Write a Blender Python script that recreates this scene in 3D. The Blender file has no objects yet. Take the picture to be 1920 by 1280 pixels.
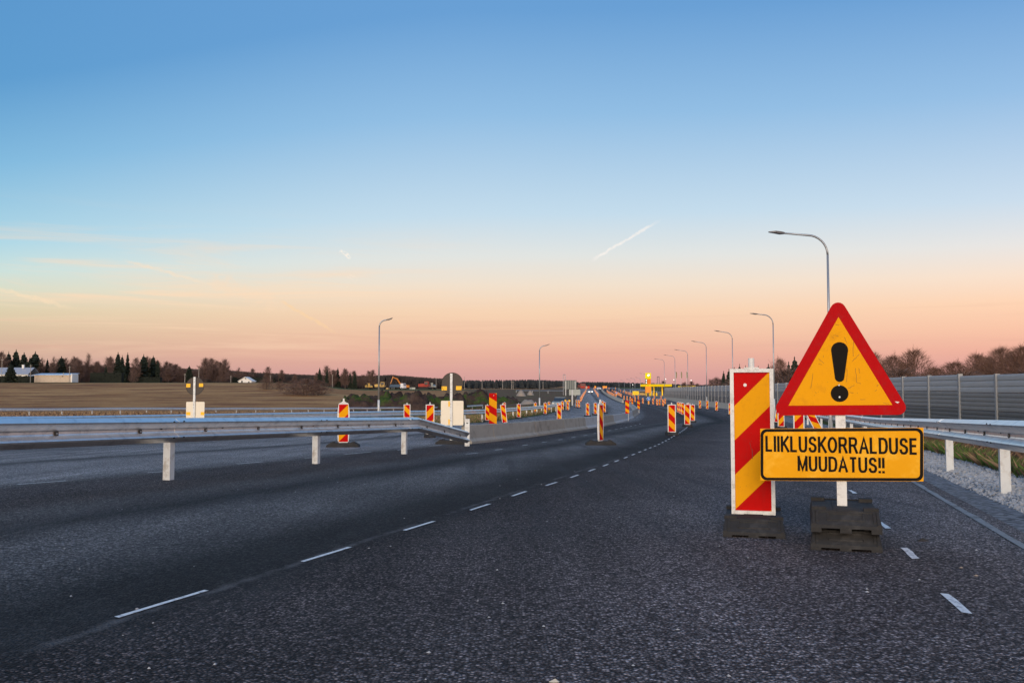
import bpy, math, random
from mathutils import Vector, Matrix, noise
random.seed(7)
R = math.radians
scene = bpy.context.scene
C = scene.collection

# ------------------------------------------------------------------ camera
F = 1667.0                      # focal length in photo pixels (1920 wide)
PITCH = math.atan((732 - 640) / F)
CAMZ = 0.8
cam_d = bpy.data.cameras.new('camera')
cam = bpy.data.objects.new('camera', cam_d); C.objects.link(cam)
cam_d.sensor_width = 36.0
cam_d.lens = 36.0 * F / 1920
cam_d.clip_end = 8000; cam_d.clip_start = 0.05
cam.location = (0, 0, CAMZ)
cam.rotation_euler = (math.pi / 2 + PITCH, 0, 0)
scene.camera = cam

FW = Vector((0, math.cos(PITCH), math.sin(PITCH)))
UP = Vector((0, -math.sin(PITCH), math.cos(PITCH)))
def ray(px, py):
    return (FW + Vector((1, 0, 0)) * ((px - 960) / F) + UP * ((640 - py) / F))
def atY(px, py, Y):             # point of a sight line at forward distance Y
    r = ray(px, py); k = Y / r.y
    return Vector((r.x * k, Y, CAMZ + r.z * k))

# ------------------------------------------------------------------ view, world, sun
scene.view_settings.view_transform = 'Standard'
scene.view_settings.look = 'None'
scene.view_settings.gamma = 1.0
scene.view_settings.exposure = 0.0
scene.view_settings.use_curve_mapping = False
scene.render.engine = 'CYCLES'
scene.cycles.max_bounces = 6
scene.cycles.transparent_max_bounces = 12

def lin(c):
    o = []
    for v in c:
        v /= 255.0
        o.append(v / 12.92 if v <= .04045 else ((v + .055) / 1.055) ** 2.4)
    return tuple(o)

world = bpy.data.worlds.new('World'); scene.world = world
world.use_nodes = True
wn = world.node_tree; wn.nodes.clear()
class NB:                       # small node builder
    def __init__(s, tree): s.t = tree
    def n(s, typ, **kw):
        nd = s.t.nodes.new(typ)
        for k, v in kw.items(): setattr(nd, k, v)
        return nd
    def link(s, a, b): s.t.links.new(a, b)
    def val(s, sock, v):
        if hasattr(v, 'default_value') or hasattr(v, 'is_linked'): s.t.links.new(v, sock)
        else: sock.default_value = v
    def math(s, op, a, b=0.0, c=None, clamp=False):
        nd = s.n('ShaderNodeMath', operation=op); nd.use_clamp = clamp
        s.val(nd.inputs[0], a); s.val(nd.inputs[1], b)
        if c is not None: s.val(nd.inputs[2], c)
        return nd.outputs[0]
    def mix(s, f, a, b, mode='MIX'):
        nd = s.n('ShaderNodeMix', data_type='RGBA', blend_type=mode)
        s.val(nd.inputs[0], f)
        for i, v in ((6, a), (7, b)):
            if isinstance(v, tuple): nd.inputs[i].default_value = (*v[:3], 1)
            else: s.link(v, nd.inputs[i])
        return nd.outputs[2]
    def ramp(s, f, stops, interp='LINEAR'):
        nd = s.n('ShaderNodeValToRGB'); cr = nd.color_ramp; cr.interpolation = interp
        while len(cr.elements) < len(stops): cr.elements.new(0.5)
        for e, (p, c) in zip(cr.elements, stops):
            e.position = p
            e.color = (*c, 1) if isinstance(c, tuple) else (c, c, c, 1)
        s.val(nd.inputs[0], f)
        return nd.outputs[0]
    def smooth(s, x, a, b):
        nd = s.n('ShaderNodeMapRange', interpolation_type='SMOOTHSTEP')
        s.val(nd.inputs[0], x); nd.inputs[1].default_value = a; nd.inputs[2].default_value = b
        return nd.outputs[0]
    def noise(s, vec, scale, detail=4, rough=.55, dist=0.0):
        nd = s.n('ShaderNodeTexNoise')
        if vec is not None: s.link(vec, nd.inputs['Vector'])
        nd.inputs['Scale'].default_value = scale; nd.inputs['Detail'].default_value = detail
        nd.inputs['Roughness'].default_value = rough; nd.inputs['Distortion'].default_value = dist
        return nd.outputs['Fac']
    def scalev(s, vec, sc, rot=(0, 0, 0)):
        nd = s.n('ShaderNodeMapping'); s.link(vec, nd.inputs['Vector'])
        nd.inputs['Scale'].default_value = sc; nd.inputs['Rotation'].default_value = rot
        return nd.outputs[0]
    def dot(s, vec, v):
        nd = s.n('ShaderNodeVectorMath', operation='DOT_PRODUCT')
        s.link(vec, nd.inputs[0]); nd.inputs[1].default_value = v
        return nd.outputs['Value']

w = NB(wn)
tc = w.n('ShaderNodeTexCoord')
nrm = w.n('ShaderNodeVectorMath', operation='NORMALIZE'); w.link(tc.outputs['Generated'], nrm.inputs[0])
DIR = nrm.outputs[0]
sep = w.n('ShaderNodeSeparateXYZ'); w.link(DIR, sep.inputs[0])
dx, dy, dz = sep.outputs
SKY = [(0.000, (204, 152, 152)), (0.020, (219, 164, 156)), (0.040, (233, 178, 158)), (0.062, (242, 197, 168)),
       (0.088, (247, 212, 180)), (0.118, (242, 225, 205)), (0.150, (226, 229, 226)), (0.196, (196, 220, 236)),
       (0.300, (146, 190, 228)), (0.400, (106, 160, 213)), (0.560, (98, 150, 208)), (0.800, (94, 146, 204)), (1.0, (92, 143, 200))]
SKYL = [(p, lin(c)) for p, c in SKY]
zz = w.math('MAXIMUM', dz, 0.0)
lm = w.math('MAXIMUM', w.math('MULTIPLY', dx, -1.0), 0.0)
lsh = w.math('MULTIPLY', w.math('MULTIPLY', w.math('MULTIPLY', lm, lm), 2.1), w.smooth(zz, .03, .16))
csh = w.math('MULTIPLY', w.math('MULTIPLY', w.math('MULTIPLY', dx, dx), .25), w.smooth(zz, .03, .16))
zg = w.math('MULTIPLY', zz, w.math('ADD', w.math('ADD', 1.0, csh), w.math('MULTIPLY', lsh, .62)))
col = w.ramp(zg, SKYL)
# left side of the view a little warmer and greener, right a little more violet
left = w.math('MULTIPLY', w.math('MULTIPLY', lm, lm), 3.4, clamp=True)
col = w.mix(left, col, w.mix(1.0, col, (0.76, 0.96, 0.94), 'MULTIPLY'))
rm = w.math('MAXIMUM', dx, 0.0)
right = w.math('MULTIPLY', w.math('MULTIPLY', rm, rm), 2.0, clamp=True)
col = w.mix(right, col, w.mix(1.0, col, (1.16, 1.03, 1.03), 'MULTIPLY'))
# afterglow behind the camera
back = w.smooth(w.math('MULTIPLY', dy, -1.0), -0.15, 0.95)
low = w.smooth(w.math('MULTIPLY', zz, -1.0), -0.60, 0.0)
col = w.mix(w.math('MULTIPLY', back, low), col, (2.5, 1.75, 1.15))
# thin veils of high cloud low on the left
cv = w.scalev(DIR, (2.2, 2.2, 34.0), (0, R(5), 0))
cn = w.noise(cv, 1.6, 6, .6, .6)
cm = w.math('MULTIPLY', w.smooth(cn, .46, .74), w.math('MULTIPLY', w.smooth(zz, .02, .07), w.smooth(w.math('MULTIPLY', zz, -1), -.20, -.10)))
cm = w.math('MULTIPLY', cm, w.smooth(w.math('MULTIPLY', dx, -1), -.15, .35))
col = w.mix(w.math('MULTIPLY', cm, .75), col, lin((255, 220, 186)))
cn2 = w.noise(w.scalev(DIR, (1.7, 1.7, 46.0), (0, R(-3), 0)), 1.9, 5, .6, .4)
cm2 = w.math('MULTIPLY', w.smooth(cn2, .5, .8), w.math('MULTIPLY', w.smooth(zz, .0, .03), w.smooth(w.math('MULTIPLY', zz, -1), -.11, -.05)))
col = w.mix(w.math('MULTIPLY', cm2, .38), col, lin((216, 164, 148)))
def contrail(p0, p1, width, strength, colr, nsc=140, soft=.5):
    global col
    A = ray(*p0).normalized(); B = ray(*p1).normalized()
    nv = A.cross(B).normalized(); t = (B - A).normalized()
    wob = w.math('MULTIPLY', w.math('SUBTRACT', w.noise(DIR, nsc * .8, 3), .5), width * 2.2)
    dist = w.math('ABSOLUTE', w.math('ADD', w.dot(DIR, tuple(nv)), wob))
    across = w.math('SUBTRACT', 1.0, w.smooth(dist, width * .2, width))
    al = w.dot(DIR, tuple(t)); a0 = A.dot(t); a1 = B.dot(t); L = a1 - a0
    along = w.math('MULTIPLY', w.smooth(al, a0, a0 + L * .15), w.math('SUBTRACT', 1.0, w.smooth(al, a1 - L * .35, a1)))
    front = w.math('GREATER_THAN', dy, 0.0)
    br = w.smooth(w.noise(DIR, nsc, 3), .5 - soft * .5, .5 + soft * .2)
    m = w.math('MULTIPLY', w.math('MULTIPLY', across, along), w.math('MULTIPLY', br, strength))
    col = w.mix(w.math('MULTIPLY', m, front), col, lin(colr))
contrail((1106, 490), (1246, 408), .0022, .72, (255, 246, 238), nsc=170, soft=.8)
contrail((637, 468), (660, 486), .0030, .95, (255, 244, 230), soft=.2)
contrail((651, 515), (671, 529), .0034, .7, (255, 236, 214), soft=.2)
contrail((225, 486), (420, 540), .0026, .5, (252, 226, 196), soft=.9)
contrail((380, 520), (560, 585), .0120, .35, (255, 220, 186), soft=.9)
contrail((520, 560), (640, 630), .0026, .55, (255, 214, 164), soft=.9)
contrail((-20, 536), (150, 582), .0030, .5, (255, 226, 190), soft=.8)
# the sky below the horizon: hidden by the ground
col = w.mix(w.smooth(w.math('MULTIPLY', dz, -1), .0, .05), col, (.12, .1, .09))
bg = w.n('ShaderNodeBackground'); w.link(col, bg.inputs[0]); bg.inputs[1].default_value = 1.0
wo = w.n('ShaderNodeOutputWorld'); w.link(bg.outputs[0], wo.inputs[0])

sun_d = bpy.data.lights.new('sun', 'SUN'); sun = bpy.data.objects.new('sun', sun_d); C.objects.link(sun)
sun_d.energy = 2.1; sun_d.angle = R(30); sun_d.color = (1.0, .86, .72)
sdir = Vector((math.sin(R(14)) * math.cos(R(17)), math.cos(R(14)) * math.cos(R(17)), -math.sin(R(17))))  # light travels forward
sun.rotation_euler = sdir.to_track_quat('-Z', 'Y').to_euler()

# ------------------------------------------------------------------ terrain functions
def interp(tab):
    xs = [p[0] for p in tab]; ys = [p[1] for p in tab]; n = len(xs)
    d = [(ys[i + 1] - ys[i]) / (xs[i + 1] - xs[i]) for i in range(n - 1)]
    m = [d[0]] + [0 if d[i - 1] * d[i] <= 0 else 2 * d[i - 1] * d[i] / (d[i - 1] + d[i]) for i in range(1, n - 1)] + [d[-1]]
    def f(x):
        if x <= xs[0]: return ys[0] + d[0] * (x - xs[0])
        if x >= xs[-1]: return ys[-1] + d[-1] * (x - xs[-1])
        lo, hi = 0, n - 1
        while hi - lo > 1:
            k = (lo + hi) // 2
            if xs[k] <= x: lo = k
            else: hi = k
        h = xs[lo + 1] - xs[lo]; t = (x - xs[lo]) / h
        return ((1 + 2 * t) * (1 - t) ** 2 * ys[lo] + t * (1 - t) ** 2 * h * m[lo] + t * t * (3 - 2 * t) * ys[lo + 1] + t * t * (t - 1) * h * m[lo + 1])
    return f
TILT = 48 / F
hr = interp([(-60, 0), (0, 0), (24, 0.0), (33, .1), (45, .27), (58, .42), (75, .75), (85, .95), (115, 1.7), (150, 2.6), (223, 4.8),
             (300, 7.6), (400, 11.5), (430, 14.0), (455, 14.9), (480, 15.5), (600, 19), (1000, 33), (3000, 97), (4500, 144)])
hl = interp([(-60, 0), (0, 0), (24, -.05), (35, .0), (60, .25), (93, .9), (150, 1.5), (190, 2.3), (250, 6.2), (350, 14.0), (500, 18.6), (1000, 34.4), (3000, 98), (4500, 146)])
xl = interp([(-60, -33.96), (0, -18), (15, -14.01), (31, -9.75), (48, -4.9), (60, -1.2), (75, 1.5), (93, 4.2), (115, 7.0), (150, 10.3), (223, 16), (300, 22),
             (400, 30), (430, 32.3), (480, 37), (600, 46), (1000, 77), (1400, 108)])
xr = interp([(-60, -18), (0, 1.52), (10, 4.77), (25, 9.65), (40, 13.6), (60, 18.4), (75, 21.4), (90, 23.9), (115, 27.6), (150, 31.3), (223, 40), (260, 60), (300, 78),
             (350, 82), (400, 68), (430, 60), (480, 64), (600, 74), (1000, 112), (1400, 150)])
def sm(t):
    t = max(0.0, min(1.0, t)); return t * t * (3 - 2 * t)
def fenceX(Y): return 17.2 + .1 * Y
def g(X, Y):
    z = hr(Y)
    L = xl(Y); Rr = xr(Y)
    if X < L:
        d = L - X
        hlv = hl(Y)
        if Y > 240: hlv -= 2.9 * sm((Y - 240) / 90) * sm((X / Y * F + 960 - 540) / 130) * (1 - sm((X / Y * F - 60) / 40))
        z = z + (hlv - z) * sm(d / 28) - .04 * sm(d / .3)
        if d > 1 and Y > 30: z += .10 * noise.noise(Vector((X * .13, Y * .13, 0))) * sm((d - 1) / 6)
    elif X > Rr:
        d = X - Rr
        dep = 1.2 * (1 - sm((Y - 44) / 34))
        z = z - dep * sm((d - 1.3) / 4.5) - .04 * sm(d / .3)
        z += dep * .8 * sm((X - fenceX(Y) - 2) / 10) if X > fenceX(Y) + 2 else 0
    return z - TILT * Y
def gh(px, py, lift=0.0):       # where a sight line meets the ground
    r = ray(px, py); a = 2.0
    prev = a
    while a < 1300:
        k = a / r.y
        if CAMZ + r.z * k < g(r.x * k, a) + lift: break
        prev = a; a *= 1.01
    else: return Vector((r.x * 400 / r.y, 400, g(r.x * 400 / r.y, 400)))
    lo, hi = prev, a
    for _ in range(18):
        mid = (lo + hi) / 2; k = mid / r.y
        if CAMZ + r.z * k < g(r.x * k, mid) + lift: hi = mid
        else: lo = mid
    k = hi / r.y
    return Vector((r.x * k, hi, g(r.x * k, hi)))
def XatY(px, Y): return (px - 960) / F * Y * 1.0015

# ------------------------------------------------------------------ materials
def pm(name, col, rough=.7, metal=0.0, var=.25, scale=6.0, bump=0.0, bscale=60.0, dirt=None, dirtamt=.35, dscale=3.0, coord='Object', spec=.4, transl=0):
    m = bpy.data.materials.new(name); m.use_nodes = True
    t = m.node_tree; t.nodes.clear(); b = NB(t)
    tcn = b.n('ShaderNodeTexCoord'); V = tcn.outputs[coord]
    if coord == 'World':
        pass
    p = b.n('ShaderNodeBsdfPrincipled'); out = b.n('ShaderNodeOutputMaterial'); b.link(p.outputs[0], out.inputs[0])
    n1 = b.noise(V, scale, 5, .6)
    c = b.mix(n1, tuple(max(0, x * (1 - var)) for x in col), tuple(min(1, x * (1 + var)) for x in col))
    if dirt:
        n2 = b.smooth(b.noise(V, dscale, 6, .7), .48, .72)
        c = b.mix(b.math('MULTIPLY', n2, dirtamt), c, dirt)
    b.link(c, p.inputs['Base Color'])
    rr = b.math('ADD', b.math('MULTIPLY', b.noise(V, scale * 1.7, 3), .2), rough - .1, clamp=True)
    b.link(rr, p.inputs['Roughness'])
    p.inputs['Metallic'].default_value = metal
    p.inputs['Specular IOR Level'].default_value = spec
    if bump:
        bn = b.n('ShaderNodeBump'); bn.inputs['Strength'].default_value = 1.0; bn.inputs['Distance'].default_value = bump
        b.link(b.noise(V, bscale, 4, .6), bn.inputs['Height']); b.link(bn.outputs[0], p.inputs['Normal'])
    return m
def emis(name, col, st):
    m = bpy.data.materials.new(name); m.use_nodes = True
    t = m.node_tree; t.nodes.clear(); b = NB(t)
    e = b.n('ShaderNodeEmission'); e.inputs[0].default_value = (*col, 1); e.inputs[1].default_value = st
    out = b.n('ShaderNodeOutputMaterial'); b.link(e.outputs[0], out.inputs[0]); return m

M = {}
M['galv'] = pm('galvanised_steel', (.82, .81, .78), .34, .85, .16, 7, .0006, 30, dirt=(.32, .33, .34), dirtamt=.5, dscale=5, spec=.5)
M['galvpost'] = pm('pale_post_steel', (.62, .64, .63), .55, .25, .12, 9, .0005, 40, dirt=(.30, .25, .19), dirtamt=.7, dscale=7)
M['polesteel'] = pm('lamp_pole_steel', (.36, .38, .40), .45, .6, .12, 3)
M['lampdark'] = pm('dark_lamp_housing', (.10, .10, .11), .5, .3, .2, 8)
M['concrete'] = pm('barrier_concrete', (.34, .31, .26), .9, 0, .22, 3.5, .004, 25, dirt=(.17, .155, .13), dirtamt=.6, dscale=2.5)
M['concrete3'] = pm('brownish_concrete', (.34, .295, .235), .9, 0, .22, 3.5, .004, 25, dirt=(.16, .13, .10), dirtamt=.7, dscale=2.2)
M['concrete2'] = pm('light_concrete', (.42, .42, .41), .9, 0, .18, 3.5, .004, 25, dirt=(.25, .23, .2), dirtamt=.5, dscale=2.5)
M['wallpost'] = pm('zinc_wall_post', (.30, .31, .32), .5, .5, .12, 3)
M['foot'] = pm('cream_concrete', (.50, .46, .38), .9, 0, .15, 1.5, .003, 25)
M['red'] = pm('red_sheeting', (.52, .004, .003), .6, 0, .12, 14, dirt=(.32, .02, .015), dirtamt=.35, dscale=9, spec=.06)
M['yellow'] = pm('amber_sheeting', (.82, .355, .005), .6, 0, .07, 12, dirt=(.55, .22, .01), dirtamt=.4, dscale=12, spec=.06)
M['yellow2'] = pm('amber_plate_sheeting', (.84, .37, .006), .6, 0, .10, 5, dirt=(.98, .56, .06), dirtamt=.8, dscale=4.5, spec=.08)
M['redn'] = pm('worn_red_sheeting', (.44, .003, .005), .6, 0, .10, 18, .0004, 60, dirt=(.35, .02, .02), dirtamt=.45, dscale=22, spec=.06)
M['white'] = pm('white_plastic', (.74, .73, .69), .5, 0, .10, 9, dirt=(.30, .27, .22), dirtamt=.65, dscale=16)
M['cream'] = pm('cream_plate_back', (.80, .73, .58), .55, 0, .05, 4, dirt=(.62, .55, .42), dirtamt=.3, dscale=5)
M['rubber'] = pm('black_rubber', (.036, .035, .034), .85, 0, .35, 14, .002, 90, dirt=(.080, .077, .074), dirtamt=.6, dscale=9, spec=.15)
M['black'] = pm('black_print', (.014, .012, .010), .7, 0, .2, 12, spec=.04)
M['signback'] = pm('dark_sign_back', (.055, .043, .034), .6, .0, .15, 6)
M['tape'] = pm('yellow_tape', (.95, .52, .01), .5, 0, .05, 9)
M['paint'] = pm('white_road_paint', (.80, .78, .74), .8, 0, .15, 30, .001, 120, dirt=(.10, .10, .11), dirtamt=.9, dscale=30)
M['wood'] = pm('grey_pole_wood', (.34, .31, .27), .9, 0, .2, 6)
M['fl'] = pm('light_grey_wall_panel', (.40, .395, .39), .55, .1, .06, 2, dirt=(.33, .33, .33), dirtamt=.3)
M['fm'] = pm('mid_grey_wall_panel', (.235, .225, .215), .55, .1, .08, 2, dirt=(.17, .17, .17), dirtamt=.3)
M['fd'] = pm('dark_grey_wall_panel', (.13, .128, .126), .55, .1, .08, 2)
M['bark'] = pm('tree_bark', (.085, .06, .048), .9, 0, .3, 3)
M['twig'] = pm('reddish_brown_twigs', (.135, .085, .068), .9, 0, .35, .6)
M['twigr'] = pm('russet_twigs', (.17, .092, .062), .9, 0, .3, .6)
M['conifer'] = pm('dark_conifer_needles', (.022, .032, .019), .9, 0, .4, .8)
M['farwood'] = pm('far_wood', (.050, .042, .040), .95, 0, .45, .05, coord='Object')
M['fardark'] = pm('far_conifers', (.030, .034, .034), .95, 0, .4, .05)
M['hedge'] = pm('hedge_leaves', (.008, .011, .006), .9, 0, .4, 1.2)
M['leafg'] = pm('green_weed_leaves', (.07, .12, .02), .8, 0, .4, 2)
M['drygrass'] = pm('dry_grass_blades', (.27, .18, .10), .9, 0, .4, 1.0)
M['weedb'] = pm('brown_weed_stalks', (.12, .07, .045), .9, 0, .4, 5)
M['stone'] = pm('crushed_limestone', (.36, .37, .38), .9, 0, .45, 9, .002, 80)
M['sand'] = pm('sand_heap', (.34, .27, .2), .95, 0, .2, .5, .05, 2)
M['wallw'] = pm('white_rendered_wall', (.74, .74, .70), .8, 0, .05, .7)
M['brickw'] = pm('pale_brick_wall', (.52, .42, .32), .9, 0, .18, 1.1, dirt=(.34, .26, .2), dirtamt=.5, dscale=.8)
M['roofm'] = pm('pale_metal_roof', (.50, .58, .70), .35, .3, .05, .7)
M['roofg'] = pm('grey_roof', (.36, .38, .42), .5, .2, .1, 1)
M['glass'] = pm('dark_window_glass', (.03, .035, .04), .12, 0, .1, 2, spec=.8)
M['gasy'] = pm('yellow_fascia', (.95, .66, .01), .4, 0, .04, 1)
M['gaso'] = pm('orange_fascia', (.95, .30, .01), .4, 0, .05, 1)
M['gasyl'] = emis('lit_yellow_sign_face', (1.0, .80, .01), .95)
M['gasol'] = emis('lit_orange_price_face', (1.0, .24, .02), .9)
M['gascan'] = emis('lit_yellow_canopy_edge', (1.0, .62, .01), .9)
M['lampw'] = emis('lit_lamp', (1.0, .93, .85), 2.5)
M['headl'] = emis('lit_headlight', (1.0, .93, .85), 5.0)
M['orangep'] = pm('orange_machine_paint', (.55, .20, .03), .45, 0, .1, 2)
M['yellowp'] = pm('yellow_machine_paint', (.50, .32, .08), .45, 0, .1, 2)
M['redp'] = pm('red_machine_paint', (.32, .035, .02), .45, 0, .15, 2)
M['bluep'] = pm('blue_grey_paint', (.07, .11, .16), .45, 0, .15, 2)
M['whitep'] = pm('white_vehicle_paint', (.75, .76, .77), .35, 0, .04, 2)
M['tyre'] = pm('tyre_rubber', (.02, .02, .02), .8, 0, .2, 5)
M['blue'] = pm('blue_sign_sheeting', (.01, .16, .55), .4, 0, .05, 2)
M['flag'] = pm('khaki_flag_cloth', (.30, .24, .13), .8, 0, .1, 2)
M['greyp'] = pm('grey_plate_back', (.30, .33, .31), .5, .4, .1, 1.5)
M['greyd'] = pm('dark_grey_plate_back', (.10, .115, .115), .6, .3, .15, 1.0)
M['cloth_o'] = pm('orange_traffic_plate', (.95, .36, .04), .5, 0, .08, 1.5)

# ------------------------------------------------------------------ mesh helpers
class MB:
    def __init__(s): s.v = []; s.f = []; s.mi = []; s.mats = []
    def m(s, mat):
        if mat not in s.mats: s.mats.append(mat)
        return s.mats.index(mat)
    def poly(s, pts, mat):
        b = len(s.v); s.v += [tuple(p) for p in pts]; s.f.append(tuple(range(b, b + len(pts)))); s.mi.append(s.m(mat))
    def mesh(s, vs, fs, mat):
        b = len(s.v); k = s.m(mat); s.v += [tuple(p) for p in vs]
        for f in fs: s.f.append(tuple(b + i for i in f)); s.mi.append(k)
    def box(s, c, d, mat, rz=0.0, taper=1.0, ch=0.0):
        x, y, z = d[0] / 2, d[1] / 2, d[2] / 2
        cs, sn = math.cos(rz), math.sin(rz)
        vs = []
        for sz in (-1, 1):
            k = taper if sz > 0 else 1.0
            for sx, sy in ((-1, -1), (1, -1), (1, 1), (-1, 1)):
                a, b = sx * x * k, sy * y * k
                vs.append((c[0] + a * cs - b * sn, c[1] + a * sn + b * cs, c[2] + sz * z))
        s.mesh(vs, [(3, 2, 1, 0), (4, 5, 6, 7), (0, 1, 5, 4), (1, 2, 6, 5), (2, 3, 7, 6), (3, 0, 4, 7)], mat)
    def tube(s, pts, rad, n, mat, cap=True):
        pts = [Vector(p) for p in pts]; b = len(s.v); k = s.m(mat); rings = []
        for i, p in enumerate(pts):
            a = pts[max(0, i - 1)]; c = pts[min(len(pts) - 1, i + 1)]
            t = (c - a).normalized()
            u = t.cross(Vector((0, 0, 1)));
            if u.length < 1e-3: u = t.cross(Vector((0, 1, 0)))
            u.normalize(); v = t.cross(u)
            r = rad[i] if isinstance(rad, (list, tuple)) else rad
            for j in range(n):
                an = 2 * math.pi * j / n
                s.v.append(tuple(p + u * (r * math.cos(an)) + v * (r * math.sin(an))))
        for i in range(len(pts) - 1):
            for j in range(n):
                a0 = b + i * n + j; a1 = b + i * n + (j + 1) % n
                s.f.append((a0, a1, a1 + n, a0 + n)); s.mi.append(k)
        if cap and n > 2:
            s.f.append(tuple(b + j for j in reversed(range(n)))); s.mi.append(k)
            e = b + (len(pts) - 1) * n
            s.f.append(tuple(e + j for j in range(n))); s.mi.append(k)
    def prism(s, poly, y0, y1, mat, matside=None):   # polygon in xz, extruded along y
        n = len(poly)
        s.poly([(x, y0, z) for x, z in poly], mat)
        s.poly([(x, y1, z) for x, z in reversed(poly)], matside or mat)
        for i in range(n):
            (xa, za), (xb, zb) = poly[i], poly[(i + 1) % n]
            s.poly([(xa, y0, za), (xa, y1, za), (xb, y1, zb), (xb, y0, zb)], matside or mat)
    def data(s, name):
        me = bpy.data.meshes.new(name); me.from_pydata(s.v, [], s.f)
        for m in s.mats: me.materials.append(m)
        if len(s.mats) > 1: me.polygons.foreach_set('material_index', s.mi)
        me.update(); return me
    def build(s, name, parent=None, loc=None, smooth=False):
        me = s.data(name)
        if smooth: me.polygons.foreach_set('use_smooth', [True] * len(me.polygons))
        return put(name, me, parent, loc)
def put(name, me, parent=None, loc=None, rot=None, scale=None):
    o = bpy.data.objects.new(name, me); C.objects.link(o)
    if parent: o.parent = parent
    if loc is not None: o.location = loc
    if rot is not None: o.rotation_euler = rot
    if scale is not None: o.scale = scale
    return o
def tag(o, label=None, cat=None, group=None, kind=None):
    if label: o['label'] = label
    if cat: o['category'] = cat
    if group: o['group'] = group
    if kind: o['kind'] = kind
    return o
def root(name, loc, label, cat, group=None, rz=0.0, rx=0.0, ry=0.0, scale=None):
    o = bpy.data.objects.new(name, None); C.objects.link(o); o.empty_display_size = .2
    o.location = loc; o.rotation_euler = (rx, ry, rz)
    if scale: o.scale = scale
    return tag(o, label, cat, group)
def copy_tree(o, parent=None):
    c = o.copy(); C.objects.link(c); c.parent = parent
    for ch in KIDS.get(o.name, []): copy_tree(ch, c)
    return c
KIDS = {}
def remember(rt):               # store the children of a prototype so copying needs no scene scans
    def rec(o):
        KIDS[o.name] = [c for c in bpy.data.objects if c.parent == o]
        for c in KIDS[o.name]: rec(c)
    rec(rt)

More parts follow.
